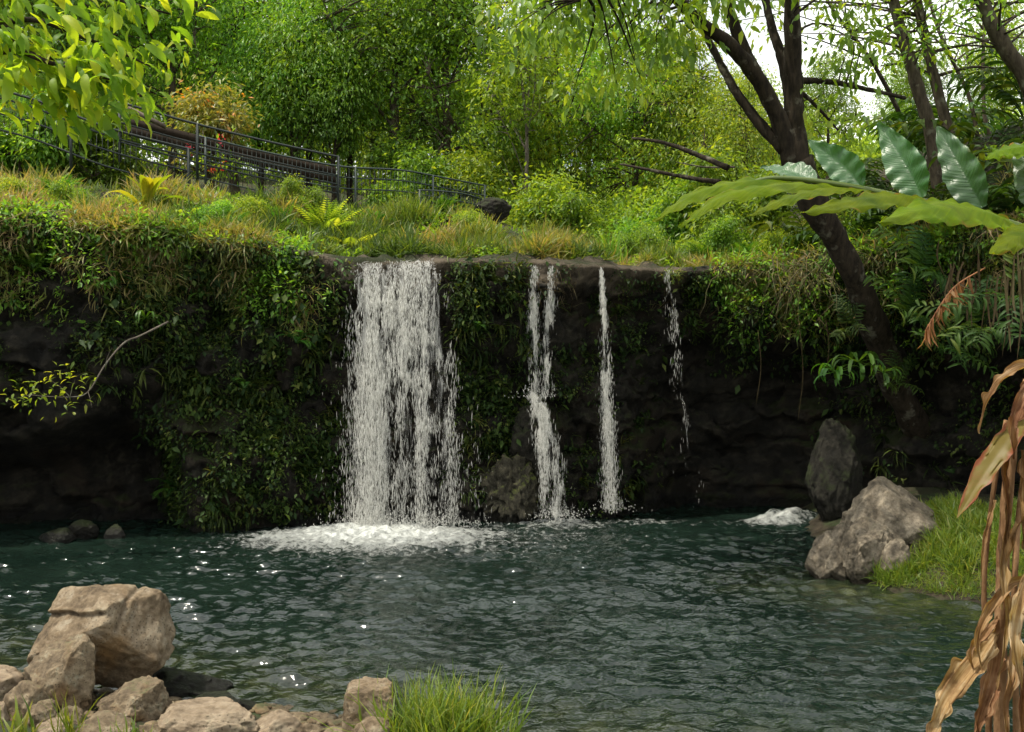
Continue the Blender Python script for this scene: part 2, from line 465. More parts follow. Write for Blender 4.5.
def plateau(x, y):
    x = np.asarray(x, float); y = np.asarray(y, float)
    d = y - Yc(x)
    A = np.interp(x, [-12, -9, -7, -4, -1.5, .5, 2, 4, 6, 8, 11], [1.15, 1.15, 1.3, 1.5, 1.6, 1.15, .55, .35, .8, 1.7, 2.4])
    z = lipZ(x) + A * sstep(.5, 5.0, d) + .10 * np.clip(d - 7, 0, 60) + .12 * np.clip(d - 18, 0, 60) * sstep(6, -4, x)
    z = z + (.16 * fbm(np.stack([x * .9, y * .9, 0 * x], -1), 4, 3) + .07 * fbm(np.stack([x * 3, y * 3, 0 * x], -1), 3, 9)) * sstep(.2, 1.2, d)
    return z


SHORE = np.array([(-40, 12), (-8, 10.6), (-5.2, 9.7), (-3.2, 9.0), (-2.2, 8.75), (-1.4, 8.2), (-.2, 7.75), (.5, 7.2), (3, 6.2), (6, 5), (40, 0)])


def near_ground(x, y):
    ys = np.interp(x, SHORE[:, 0], SHORE[:, 1])
    d = ys - y
    return np.clip(.13 * d, -1.5, 1.4) + .04 * fbm(np.stack([x * 2, y * 2, 0 * x], -1), 3, 5)


def right_bank(x, y):
    # low grassy bank that comes out below the right-hand wall
    e = np.interp(y, [8, 11, 12.6, 13.4, 14.6, 17, 19, 20.5], [8.6, 7.6, 5.9, 5.0, 4.9, 5.3, 5.4, 6.0])
    d = x - e
    return np.clip(.42 * d, -1.5, .65) + .06 * fbm(np.stack([x * 2, y * 2, 0 * x], -1), 3, 6)


def bottom(x, y):
    return np.maximum(near_ground(x, y), right_bank(x, y))


def ground(x, y):
    d = y - Yc(x)
    return np.where(d > 3.4, plateau(x, y) - .04, np.minimum(bottom(x, y), 2.5))


def axis(a, b, lo, hi, fine, coarse_n):
    return np.concatenate([-np.geomspace(-lo * 1., -a, 1)[:0], np.linspace(a, lo, coarse_n, endpoint=False), np.arange(lo, hi, fine), np.linspace(hi, b, coarse_n)])


gx = axis(-420, 420, -14, 13, .16, 26)
gy = axis(-30, 700, 1, 34, .16, 36)
X, Y = np.meshgrid(gx, gy, indexing='ij')
mb = MB()
mb.add(np.stack([X, Y, ground(X, Y)], -1).reshape(-1, 3), None, grid_faces(len(gx), len(gy)))
g = mb.build('ground', M['soil']); tag(g, kind='structure')

# ---- cliff: a swept face that rolls back over its lip into the bank
nu, nv = 620, 190
S = spline(CURVE[1:-1], 4000)
keep = np.concatenate([[0], np.cumsum(np.linalg.norm(np.diff(S[:, :2], axis=0), axis=1))])
# finer sampling in the middle
wgt = 1 + 5 * np.exp(-(S[:, 0] / 8.5) ** 4)
cum = np.concatenate([[0], np.cumsum(np.diff(keep) * wgt[1:])])
ui = np.interp(np.linspace(0, cum[-1], nu), cum, np.arange(len(S)))
K = np.stack([np.interp(ui, np.arange(len(S)), S[:, k]) for k in range(3)], 1)
tan = nrm(np.gradient(K[:, :2], axis=0))
outn = np.stack([tan[:, 1], -tan[:, 0]], 1)          # towards the pool
nf = 140
vface = np.linspace(0, 1, nf)
x0 = K[:, 0][:, None]
zf = -1.3 + (K[:, 2][:, None] + 1.3 - .12) * vface[None]
base = np.stack([np.broadcast_to(K[:, 0][:, None], zf.shape), np.broadcast_to(K[:, 1][:, None], zf.shape), zf], -1)
big = fbm(base * np.array([.55, .55, .5]), 3, 21)
midn = fbm(base * np.array([1.5, 1.5, 1.1]), 4, 33)
fine = fbm(base * np.array([4.5, 4.5, 3.2]), 4, 44)
ridge = 1 - np.abs(fbm(base * np.array([1.1, 1.1, .8]), 3, 51)) * 2
def cells(P, seed):
    sh = P.shape[:-1]; P = P.reshape(-1, 3)
    i0 = np.floor(P).astype(np.int64); best = np.full(len(P), 9.); val = np.zeros(len(P))
    for dx in (-1, 0, 1):
        for dy in (-1, 0, 1):
            for dz in (-1, 0, 1):
                c = i0 + np.array([dx, dy, dz]); x, y, z = c[:, 0], c[:, 1], c[:, 2]
                q = np.stack([x + _hash(x, y, z, seed), y + _hash(x, y, z, seed + 1), z + _hash(x, y, z, seed + 2)], 1)
                d = ((q - P) ** 2).sum(1); m = d < best
                best = np.where(m, d, best); val = np.where(m, _hash(x, y, z, seed + 3), val)
    return val.reshape(sh), np.sqrt(best).reshape(sh)


blk = cells(base * np.array([.9, .9, 1.5]) + .3 * midn[..., None], 400)[0] - .5
blk2 = cells(base * np.array([2.2, 2.2, 3.4]) + .3 * midn[..., None], 410)[0] - .5
strata = np.floor(zf * 2.1 + 1.2 * big + .3 * midn) % 2
off = .55 * big + .34 * midn + .12 * fine + .16 * ridge + .09 * strata + .34 * blk + .15 * blk2
recess = .35 * sstep(4.9, 3.2, zf) * sstep(-4.5, -3, x0) + .15
# cave at the left foot
arch = np.interp(x0, [-14, -9.5, -8, -7, -6.4, -6.0, -5.5], [1.9, 2.0, 2.1, 2.7, 2.5, 1.6, .2]) + .8 * big
cave = sstep(-.2, 1.3, arch - zf) * sstep(-5.5, -6.4, x0)
recess = recess + 2.0 * cave
# deep shade pocket at the right
recess = recess + .9 * sstep(3.9, 2.2, zf) * sstep(2.3, 3.6, x0) * sstep(9.5, 7.5, x0)
off = off * (1 - .2 * cave) - recess
topfade = sstep(1, .93, vface)[None]
off = off * topfade + (.22 * midn + .12 * fine + .16) * (1 - topfade)
face = base.copy()
face[..., :2] += outn[:, None] * off[..., None]
face[..., 2] += .10 * fine * topfade
nt_ = nv - nf
back = np.linspace(0, 1, nt_ + 1)[1:] ** 1.4 * 4.2
bx = K[:, 0][:, None] + 0 * back[None] - outn[:, 0][:, None] * 0
by = K[:, 1][:, None] + back[None] - .0
bz = plateau(bx, by) + .0 - .30 * sstep(3.4, 4.2, back)[None]
lump = fbm(np.stack([bx, by, bz], -1) * np.array([2.2, 2.2, 2.2]), 4, 61)
bz = bz + .24 * lump * sstep(0, .3, back)[None] * sstep(2.4, .6, back)[None] - .03 * sstep(.2, 0, back)[None]
topv = np.stack([bx, by, bz], -1)
cl = np.concatenate([face, topv], 1)
mb = MB()
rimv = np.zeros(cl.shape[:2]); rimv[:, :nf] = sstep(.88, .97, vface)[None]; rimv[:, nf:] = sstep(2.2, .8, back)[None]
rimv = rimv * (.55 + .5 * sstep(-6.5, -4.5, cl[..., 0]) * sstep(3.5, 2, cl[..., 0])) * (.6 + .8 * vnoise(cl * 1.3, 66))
mb.add(cl.reshape(-1, 3), None, grid_faces(nu, nv), rimv.ravel())
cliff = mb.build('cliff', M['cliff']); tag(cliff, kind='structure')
# normals of the face for planting
du = np.gradient(cl, axis=0); dv = np.gradient(cl, axis=1)
CN = nrm(np.cross(du, dv))
if CN[nu // 2, nf // 2, 1] > 0: CN = -CN


# ---- water
def water_mesh():
    xs = np.arange(-13.5, 10., .04); ys = np.arange(6.2, 21.8, .034)
    X, Y = np.meshgrid(xs, ys, indexing='ij')
    r = np.random.default_rng(3)
    Z = np.zeros_like(X)
    wx = X + .35 * fbm(np.stack([X * .6, Y * .6, 0 * X], -1), 2, 71)
    wy = Y + .35 * fbm(np.stack([X * .6, Y * .6, 0 * X + 9], -1), 2, 72)
    for k in range(64):
        lam = np.exp(r.uniform(np.log(.11), np.log(.55)))
        a = r.normal(-math.pi / 2, .6)
        kx, ky = math.cos(a) * 2 * math.pi / lam, math.sin(a) * 2 * math.pi / lam
        amp = .0092 * lam ** .95
        env = .35 + 1.3 * vnoise(np.stack([X * .45 / max(lam, .4), Y * .45 / max(lam, .4), 0 * X + k * 3.3], -1), 80 + k)
        Z += amp * env * np.sin(kx * wx + ky * wy + r.uniform(0, 6.28))
    dist = np.hypot(X + 2.3, (Y - 18.2))
    calm = .75 + .6 * np.exp(-dist / 5) - .35 * sstep(2.5, 6, X) * sstep(14, 9, Y)
    Z *= calm
    foam = np.zeros_like(X)
    for (cx, cy, rx, ry, s) in ((-2.35, 17.2, 3.3, 2.0, 1.2), (-1.7, 17.2, 5.6, 3.2, .58), (-2.3, 18.2, 1.7, .9, .7), (.9, 18.7, 1.5, .9, .75), (2.4, 18.9, 2.4, .6, .55), (-.2, 18.2, 2.4, 1.2, .5), (5.0, 18.9, 1.2, .55, .95), (-3.6, 16.9, 1.5, .6, .3), (-.2, 17.6, 1.6, .6, .35)):
        foam = np.maximum(foam, s * (1 - np.clip(np.hypot((X - cx) / rx, (Y - cy) / ry), 0, 1) ** 1.6))
    froth = fbm(np.stack([X * 2.6, Y * 2.6, 0 * X], -1), 4, 90) * .5 + .5
    Z += foam * (.05 + .16 * froth * foam)
    Z += .22 * np.exp(-(((X - 5.5) / .6) ** 2 + ((Y - 19.2) / .4) ** 2)) * (.5 + froth)
    shallow = np.maximum(sstep(2.6, .2, Y - np.interp(X, SHORE[:, 0], SHORE[:, 1])) * .8,
                         sstep(-3.2, -.2, X - np.interp(Y, [8, 11, 12.6, 13.4, 14.6, 17, 19, 20.5], [8.6, 7.6, 5.9, 5.0, 4.9, 5.3, 5.4, 6.0])) * sstep(15.5, 13, Y))
    mb = MB()
    mb.add(np.stack([X, Y, Z], -1).reshape(-1, 3), None, grid_faces(len(xs), len(ys)), foam.ravel(), shallow.ravel())
    return mb


m, nt, out = newmat('pool_water')
fa = N_(nt, 'ShaderNodeAttribute', attribute_name='tint')
sa = N_(nt, 'ShaderNodeAttribute', attribute_name='edge')
n_big = noise_(nt, .5, 3); n_st = noise_(nt, 3.2, 5, .6); n_f = noise_(nt, 7.5, 8, .7, dist=.4); tcw = N_(nt, 'ShaderNodeTexCoord'); mpw = N_(nt, 'ShaderNodeMapping'); mpw.inputs['Scale'].default_value = (.55, 1, 1); nt.links.new(tcw.outputs['Object'], mpw.inputs[0]); n_w = noise_(nt, 7.5, 3, .55, mpw.outputs[0])
deep = ramp(nt, n_big, [(.35, (.0045, .0105, .0075)), (.65, (.0085, .0175, .0125))])
shal = ramp(nt, n_st, [(.38, (.010, .015, .008)), (.52, (.022, .028, .012)), (.66, (.05, .055, .02))])
col = mix(nt, math_(nt, 'MULTIPLY', sa.outputs['Fac'], .85), deep, shal)
ff = math_(nt, 'MULTIPLY', math_(nt, 'SUBTRACT', math_(nt, 'ADD', fa.outputs['Fac'], math_(nt, 'MULTIPLY', math_(nt, 'SUBTRACT', n_f, .5), 2.2)), .44), 1.5, clamp=True)
ff = math_(nt, 'MULTIPLY', ff, math_(nt, 'MULTIPLY', fa.outputs['Fac'], 6., clamp=True))
b = N_(nt, 'ShaderNodeBsdfPrincipled'); b.inputs['IOR'].default_value = 1.55
nt.links.new(mix(nt, ff, col, (.55, .57, .54)), b.inputs['Base Color'])
nt.links.new(math_(nt, 'ADD', math_(nt, 'MULTIPLY', ff, .6), .075), b.inputs['Roughness'])
bp = N_(nt, 'ShaderNodeBump'); bp.inputs['Strength'].default_value = .8; bp.inputs['Distance'].default_value = .05
nt.links.new(math_(nt, 'ADD', n_w, math_(nt, 'MULTIPLY', math_(nt, 'MULTIPLY', n_f, ff), 2.)), bp.inputs['Height']); nt.links.new(bp.outputs[0], b.inputs['Normal'])
nt.links.new(b.outputs[0], out.inputs[0])
M['water'] = m
w = water_mesh().build('water', m); tag(w, kind='structure')


# ----------------------------------------------------------------- waterfalls
def fall_mat(name, hole, stretch):
    m, nt, out = newmat(name)
    tc = N_(nt, 'ShaderNodeTexCoord')
    mp = N_(nt, 'ShaderNodeMapping'); mp.inputs['Scale'].default_value = (1, 1, stretch)
    nt.links.new(tc.outputs['Object'], mp.inputs[0])
    n1 = noise_(nt, 10, 6, .66, mp.outputs[0], .5)
    n2 = noise_(nt, 34, 3, .6, mp.outputs[0])
    e = N_(nt, 'ShaderNodeAttribute', attribute_name='edge')     # 0 at the middle of the lip, 1 at rim or foot
    f = math_(nt, 'ADD', math_(nt, 'MULTIPLY', n1, .7), math_(nt, 'MULTIPLY', n2, .3))
    f = math_(nt, 'SUBTRACT', f, math_(nt, 'ADD', math_(nt, 'MULTIPLY', e.outputs['Fac'], .14), hole))
    al = math_(nt, 'MULTIPLY', f, 5., clamp=True)
    d = N_(nt, 'ShaderNodeBsdfPrincipled'); d.inputs['Base Color'].default_value = (.78, .77, .73, 1); d.inputs['Roughness'].default_value = .35
    t = N_(nt, 'ShaderNodeBsdfTranslucent'); t.inputs[0].default_value = (.82, .83, .80, 1)
    a1 = N_(nt, 'ShaderNodeMixShader'); a1.inputs[0].default_value = .5
    nt.links.new(d.outputs[0], a1.inputs[1]); nt.links.new(t.outputs[0], a1.inputs[2])
    tp = N_(nt, 'ShaderNodeBsdfTransparent')
    a2 = N_(nt, 'ShaderNodeMixShader')
    nt.links.new(math_(nt, 'MULTIPLY', al, .92), a2.inputs[0]); nt.links.new(tp.outputs[0], a2.inputs[1]); nt.links.new(a1.outputs[0], a2.inputs[2])
    nt.links.new(a2.outputs[0], out.inputs[0])
    return m


m, nt, out = newmat('water_drops')
d = N_(nt, 'ShaderNodeBsdfPrincipled'); d.inputs['Base Color'].default_value = (.84, .84, .80, 1); d.inputs['Roughness'].default_value = .25
t = N_(nt, 'ShaderNodeBsdfTranslucent'); t.inputs[0].default_value = (.85, .86, .82, 1)
a1 = N_(nt, 'ShaderNodeMixShader'); a1.inputs[0].default_value = .5
nt.links.new(d.outputs[0], a1.inputs[1]); nt.links.new(t.outputs[0], a1.inputs[2])
tp = N_(nt, 'ShaderNodeBsdfTransparent'); a2 = N_(nt, 'ShaderNodeMixShader'); a2.inputs[0].default_value = .46
nt.links.new(tp.outputs[0], a2.inputs[1]); nt.links.new(a1.outputs[0], a2.inputs[2]); nt.links.new(a2.outputs[0], out.inputs[0])
M['drops'] = m
M['sheet'] = fall_mat('falling_water', .468, .085)

OCT = (np.array([[0, 0, 1.], [0, 0, -1.], [1, 0, -.15], [0, 1, -.15], [-1, 0, -.15], [0, -1, -.15], ]),
       np.array([[0, 2, 3], [0, 3, 4], [0, 4, 5], [0, 5, 2], [1, 3, 2], [1, 4, 3], [1, 5, 4], [1, 2, 5]]))


def drops(mb, P, wd, ln, tilt=None):
    n = len(P)
    T, Fc = OCT
    a = rng.random(n) * 6.28
    V = np.stack([(T[None, :, 0] * np.cos(a)[:, None] - T[None, :, 1] * np.sin(a)[:, None]) * wd[:, None],
                  (T[None, :, 0] * np.sin(a)[:, None] + T[None, :, 1] * np.cos(a)[:, None]) * wd[:, None],
                  T[None, :, 2] * ln[:, None]], -1)
    if tilt is not None:
        V[..., 0] += V[..., 2] * tilt[:, None]
    V = V + P[:, None]
    mb.add(V.reshape(-1, 3), (Fc[None] + (np.arange(n) * 6)[:, None, None]).reshape(-1, 3))


def waterfall(label, paths, Yl, n_drop, spread, sheet_w, foot_spray, group=None, throw=.55, dens=1., wdr=(.0018, .006), streak=1.):
    """paths: list of (px_top, py_top, px_foot, py_foot, weight); strands thrown clear of the lip"""
    x0 = (paths[0][0] - 512) / F * Yl
    root = thing('waterfall', label, 'waterfall', (x0, Yl, 0), 0)
    mb = MB(); sh = MB()
    wts = np.array([p[4] for p in paths]); wts = wts / wts.sum()
    for pi_, (pxt, pyt, pxf, pyf, wt) in enumerate(paths):
        top = at(pxt, pyt, Yl); Yf = Yl - throw
        foot = np.array([(pxf - 512) / F * Yf, Yf, max(.0, CAMZ - (pyf - 366) / F * Yf)])
        n = int(n_drop * wts[pi_])
        s = .02 + .98 * rng.random(n) ** .85                        # fraction of the drop (0 lip, 1 foot)
        lane = rng.normal(0, 1, n)
        t = np.sqrt(s)
        ctr = top + (foot - top) * np.stack([s ** .75, t, s], 1)
        sp = spread[0] + (spread[1] - spread[0]) * s ** .8
        P = ctr.copy()
        P[:, 0] += lane * sp
        P[:, 1] += rng.normal(0, .08 + .12 * s, n)
        # clump the drops into gobs: reject by a falling noise
        nz = vnoise(np.stack([P[:, 0] * 9, P[:, 1] * 3, P[:, 2] * 2.6], -1), 5 + pi_) * .65 + vnoise(np.stack([P[:, 0] * 22, P[:, 1] * 8, P[:, 2] * 8], -1), 8) * .35
        nz = nz + .55 * (vnoise(np.stack([P[:, 0] * 5.5 - .5 * s * (P[:, 0] - top[0]), 0 * s, s * 1.3], -1), 14) - .5)
        ok = nz > .62 - .16 * dens * (1 - .2 * s)
        P = P[ok]; s = s[ok]
        m_ = len(P)
        wd = rng.uniform(*wdr, m_) * (1.1 - .35 * s) * rng.choice([.6, 1, 1, 1.5], m_)
        ln = np.minimum(wd * rng.uniform(4., 18., m_) * streak, .02 + .22 * s)
        drops(mb, P - np.array([x0, Yl, 0]), wd, ln, rng.normal(0, .10, m_))
        # sheets of water
        for layer in range(2):
            a, c = 22, 120
            ss = np.linspace(0, 1, c)[None]; uu = np.linspace(-1, 1, a)[:, None]
            wd_ = sheet_w[0] + (sheet_w[1] - sheet_w[0]) * ss
            cx = top[0] + (foot[0] - top[0]) * ss ** .75 + uu * wd_
            cy = top[1] + (foot[1] - top[1]) * np.sqrt(ss) + .07 * layer - .03
            cz = top[2] + (foot[2] - top[2]) * ss + 0 * uu
            cy = cy + .55 * np.exp(-ss * 55); cz = cz + .05 * np.exp(-ss * 40)
            V = np.stack([cx, cy + 0 * uu, cz], -1)
            V[..., 1] += .12 * fbm(V * np.array([3.5, 1, .8]) + layer * 7, 3, 11 + pi_) + .05 * fbm(V * np.array([14, 1, 3]), 2, 12)
            V[..., 0] += .05 * fbm(V * np.array([2, 1, 2.4]) + 5 + layer, 3, 13 + pi_)
            V -= np.array([x0, Yl, 0])
            ed = np.clip(np.abs(uu) ** 2.5 * .8 + ss * .7 - .12 + np.where(ss < .015, .3, 0), 0, 1.3) + 0 * ss
            sh.add(V.reshape(-1, 3), None, grid_faces(a, c), .5, ed.ravel())
        # spray at the foot
        if foot_spray:
            k = int(foot_spray * wts[pi_])
            ang = rng.random(k) * 6.28; r = np.abs(rng.normal(0, 1, k))
            Q = foot + np.stack([np.cos(ang) * r * (spread[1] * 1.3 + .12), np.sin(ang) * r * .35, np.abs(rng.normal(0, .16, k)) * np.exp(-r * .5) + .01], 1)
            wq = rng.uniform(.004, .014, k)
            drops(mb, Q - np.array([x0, Yl, 0]), wq, wq * rng.uniform(.8, 1.8, k))
    sh.build('water_sheet', M['sheet'], root)
    o = mb.build('water_drops', M['drops'], root, smooth=True)
    o['kind'] = 'stuff'
    return root


waterfall('widest white waterfall pouring off the mossy ledge into the pool',
          [(366, 258, 362, 526, 1.), (377, 258, 371, 527, 1.2), (390, 257, 382, 527, 2.2), (405, 257, 404, 527, 1.4), (418, 257, 428, 526, 1.2), (429, 257, 446, 525, 1.)],
          18.42, 52000, (.08, .30), (.13, .25), 1800, throw=.55, dens=.9)
waterfall('second waterfall, a split ribbon breaking on a mossy step right of the widest one',
          [(535, 264, 531, 398, 1.), (552, 264, 547, 398, .8)], 18.98, 10000, (.035, .06), (.05, .065), 200, throw=.25, dens=.9)
waterfall('lower cascade of the split ribbon, sliding down the mossy step to the pool',
          [(532, 392, 553, 518, 1.), (540, 400, 566, 518, 1.), (548, 430, 558, 520, .8)], 18.65, 11000, (.04, .12), (.05, .085), 500, throw=.25, dens=.8)
waterfall('thin single thread of falling water between the split ribbon and the faint trickle',
          [(600, 263, 611, 510, 1.)], 19.12, 6500, (.014, .085), (.022, .055), 200, throw=.22, dens=.9)
waterfall('faintest trickle dribbling down dark rock, farthest right of the falls',
          [(667, 268, 676, 345, 1.), (674, 340, 684, 400, .5), (684, 400, 689, 515, .22)], 19.5, 1100, (.03, .11), (.010, .016), 0, throw=.12, dens=.4)


# ----------------------------------------------------------------- rocks
import bmesh


def ico(sub):
    bm = bmesh.new(); bmesh.ops.create_icosphere(bm, subdivisions=sub, radius=1)
    V = np.array([v.co[:] for v in bm.verts]); Fc = np.array([[v.index for v in f.verts] for f in bm.faces]); bm.free()
    return V, Fc


ICO = {k: ico(k) for k in (4, 5, 6)}


def rock(name, label, mat, px0, py0, px1, py1, Y, seed, depth=.8, planes=None, ncut=9, rough=.09, sub=5, sink=.12, cat='rock', group=None, crag=0., tilt=0., block=.05, hook=None):
    """a faceted rock that fills the given span at distance Y"""
    r = np.random.default_rng(seed)
    V, Fc = ICO[sub]; V = V.copy()
    V = V * (1 + .16 * fbm(V * 1.1 + seed * 3.7, 3, seed))[:, None]
    cuts = [(nrm(np.array(n)), d) for n, d in (planes or [])]
    for k in range(ncut):
        n = nrm(r.normal(0, 1, 3)); cuts.append((n, r.uniform(.58, .86)))
    for n, d in cuts:
        q = V @ n - d
        V = V - n[None] * (np.where(q > 0, q, 0) * .93)[:, None]
    if hook is not None: V = hook(V)
    cv, cd = cells(V * 2.3 + .25 * fbm(V * 3, 2, seed + 8)[:, None] + seed, seed); V = V * (1 + block * (cv - .5) * 2)[:, None]
    cv, cd = cells(V * 5.5 + seed, seed + 9); V = V * (1 + block * .45 * (cv - .5) * 2)[:, None]
    V = V * (1 + rough * fbm(V * 2.4 + seed, 4, seed + 1) + rough * .55 * fbm(V * 7 + seed, 4, seed + 2) + rough * .2 * fbm(V * 19, 3, seed + 4))[:, None]
    if crag:
        c = 1 - np.abs(fbm(V * 2.1 + seed, 4, seed + 3)) * 2.2
        V = V * (1 + crag * c)[:, None]
    lo, hi = V.min(0), V.max(0)
    V = (V - (lo + hi) / 2) / (hi - lo)
    w = (px1 - px0) / F * Y; h = (py1 - py0) / F * Y * (1 + sink)
    V = V * np.array([w, w * depth, h])
    c = at((px0 + px1) / 2, py0, Y); c[2] -= h / 2
    mb = MB(); mb.add(V, Fc)
    o = mb.build(name, mat); o.location = tuple(c); o.rotation_euler = (0, tilt, 0)
    return tag(o, label, cat, group)


def boulder_hook(V):
    # an overhanging cap along the top and a split off lump at its right shoulder
    capz = .34 + .10 * fbm(V * 2.2, 3, 5) + .12 * V[:, 0]
    cap = sstep(-.03, .05, V[:, 2] - capz) * sstep(.45, .2, V[:, 0])
    V = V + np.array([-.05, -.11, .01]) * cap[:, None]
    gr = np.exp(-((V[:, 0] - .36 - .15 * V[:, 2]) / .05) ** 2) * sstep(-.1, .3, V[:, 2])
    V = V * (1 - .10 * gr)[:, None]
    ch = sstep(.38, .5, V[:, 0] - .15 * V[:, 2]) * sstep(-.3, .2, V[:, 2])
    return V * (1 - .07 * ch)[:, None]


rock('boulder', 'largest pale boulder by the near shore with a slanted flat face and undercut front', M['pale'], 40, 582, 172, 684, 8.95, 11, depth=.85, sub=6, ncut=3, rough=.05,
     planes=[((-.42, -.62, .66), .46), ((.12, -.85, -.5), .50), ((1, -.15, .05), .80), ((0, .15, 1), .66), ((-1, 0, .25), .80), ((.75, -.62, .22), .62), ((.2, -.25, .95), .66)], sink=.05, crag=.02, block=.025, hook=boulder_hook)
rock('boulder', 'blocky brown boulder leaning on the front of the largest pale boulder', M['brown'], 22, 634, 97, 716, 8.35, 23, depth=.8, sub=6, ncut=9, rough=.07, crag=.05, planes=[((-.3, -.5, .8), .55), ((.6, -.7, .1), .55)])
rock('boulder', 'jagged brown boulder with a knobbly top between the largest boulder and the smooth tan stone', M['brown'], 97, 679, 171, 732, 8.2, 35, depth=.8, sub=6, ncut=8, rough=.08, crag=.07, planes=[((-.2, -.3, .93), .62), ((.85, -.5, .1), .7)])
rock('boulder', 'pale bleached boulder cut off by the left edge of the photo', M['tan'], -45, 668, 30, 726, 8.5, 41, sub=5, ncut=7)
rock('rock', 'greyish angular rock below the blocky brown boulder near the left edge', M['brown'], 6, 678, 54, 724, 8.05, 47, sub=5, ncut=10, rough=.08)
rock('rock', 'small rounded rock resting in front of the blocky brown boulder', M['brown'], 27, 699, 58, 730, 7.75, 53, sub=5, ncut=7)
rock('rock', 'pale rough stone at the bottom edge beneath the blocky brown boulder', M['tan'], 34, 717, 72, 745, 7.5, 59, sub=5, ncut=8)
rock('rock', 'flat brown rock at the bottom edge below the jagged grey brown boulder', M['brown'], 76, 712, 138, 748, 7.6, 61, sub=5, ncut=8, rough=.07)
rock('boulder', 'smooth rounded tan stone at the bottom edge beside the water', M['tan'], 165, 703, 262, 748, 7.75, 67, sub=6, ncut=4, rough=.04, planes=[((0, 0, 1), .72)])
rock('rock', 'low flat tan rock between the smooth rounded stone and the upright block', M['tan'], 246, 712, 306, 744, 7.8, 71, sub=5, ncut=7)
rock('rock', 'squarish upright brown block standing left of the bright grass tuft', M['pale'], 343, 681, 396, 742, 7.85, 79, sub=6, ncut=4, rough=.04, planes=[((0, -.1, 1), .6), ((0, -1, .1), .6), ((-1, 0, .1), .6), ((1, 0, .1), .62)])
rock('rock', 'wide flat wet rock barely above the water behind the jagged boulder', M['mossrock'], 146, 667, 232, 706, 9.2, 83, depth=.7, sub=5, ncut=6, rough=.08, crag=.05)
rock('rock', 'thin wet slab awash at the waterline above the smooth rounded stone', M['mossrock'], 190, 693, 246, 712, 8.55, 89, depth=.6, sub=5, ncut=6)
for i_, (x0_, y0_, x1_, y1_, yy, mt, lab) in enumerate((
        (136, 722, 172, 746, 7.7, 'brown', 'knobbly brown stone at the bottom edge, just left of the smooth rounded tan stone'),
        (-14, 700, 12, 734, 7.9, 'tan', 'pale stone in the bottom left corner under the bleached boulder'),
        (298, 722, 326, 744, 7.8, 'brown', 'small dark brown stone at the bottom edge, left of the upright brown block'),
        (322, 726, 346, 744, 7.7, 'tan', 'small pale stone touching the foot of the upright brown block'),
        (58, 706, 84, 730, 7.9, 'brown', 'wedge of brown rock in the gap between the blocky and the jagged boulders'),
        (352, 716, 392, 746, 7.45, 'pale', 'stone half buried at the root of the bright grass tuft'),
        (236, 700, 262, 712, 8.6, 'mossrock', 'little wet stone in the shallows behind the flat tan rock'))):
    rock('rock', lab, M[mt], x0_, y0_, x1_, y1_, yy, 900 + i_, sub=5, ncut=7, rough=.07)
mb = MB(); r = np.random.default_rng(77); V4, F4 = ico(2)
for _ in range(900):
    x = r.uniform(-5.4, .6); s_ = r.uniform(.012, .06); y = np.interp(x, SHORE[:, 0], SHORE[:, 1]) + .35 - abs(r.normal(0, .8))
    V = V4 * (1 + .35 * fbm(V4 * 1.3 + _ * 3.1, 2, _ % 97))[:, None] * np.array([s_ * r.uniform(.8, 1.6), s_, s_ * .6])
    mb.add(V + np.array([x, y, float(near_ground(x, y)) + s_ * .15]), F4)
o = mb.build('gravel', M['brown']); tag(o, 'brown gravel between the near boulders', 'gravel', kind='stuff')
# rocks on the far side
rock('outcrop', 'large craggy light grey outcrop with sun dapples beside the grassy bank', M['grey'], 838, 478, 948, 585, 14.6, 101, depth=.7, sub=6, ncut=20, rough=.045, crag=.03, block=.09, planes=[((-.72, -.3, .62), .42), ((.55, -.2, .8), .46), ((.1, -.8, .55), .55)])
rock('outcrop', 'rough grey rock sloping into the water left of the large craggy outcrop', M['grey'], 806, 520, 868, 584, 14.2, 103, depth=.8, sub=6, ncut=18, rough=.045, crag=.03, block=.08, planes=[((-.6, -.3, .7), .45), ((.2, -.8, .5), .55)])
rock('outcrop', 'upright grey chunk standing in front of the large craggy outcrop', M['grey'], 842, 518, 890, 580, 13.9, 107, depth=.8, sub=6, ncut=8, rough=.09, crag=.07)
rock('outcrop', 'pale pointed stone wedged between the craggy outcrop and the grass', M['grey'], 878, 538, 908, 582, 13.7, 109, depth=.8, sub=5, ncut=9, rough=.09, crag=.05)
rock('rock', 'small dark wet stone at the foot of the grassy bank', M['grey'], 948, 584, 982, 600, 13.1, 113, depth=.6, sub=4, ncut=7)
rock('boulder', 'tall dark mossy boulder standing against the shaded cliff behind the craggy outcrop', M['mossrock'], 806, 418, 862, 516, 18.3, 127, depth=.8, sub=6, ncut=5, rough=.06, crag=.05, planes=[((-.8, -.3, .4), .7)])
rock('rock', 'low flat grey stone at the mouth of the dark cave', M['mossrock'], 40, 528, 76, 546, 17.0, 137, depth=.7, sub=5, ncut=7)
rock('rock', 'humped grey stone at the cave mouth, right of the low flat one', M['mossrock'], 60, 519, 98, 545, 17.3, 139, depth=.7, sub=5, ncut=7)
rock('rock', 'small dark stone under the hanging greenery right of the cave mouth', M['mossrock'], 104, 524, 126, 546, 17.2, 149, depth=.7, sub=5, ncut=7)
rock('rock', 'dark brown rock poking from the grass at the right end of the curved fence', M['mossrock'], 474, 197, 512, 221, 24.0, 151, depth=.8, sub=5, ncut=6)
rock('rock', 'dark hollow stone in the middle of the sunlit grass bank below the fence', M['mossrock'], 402, 206, 422, 232, 22.4, 153, depth=.8, sub=4, ncut=6)
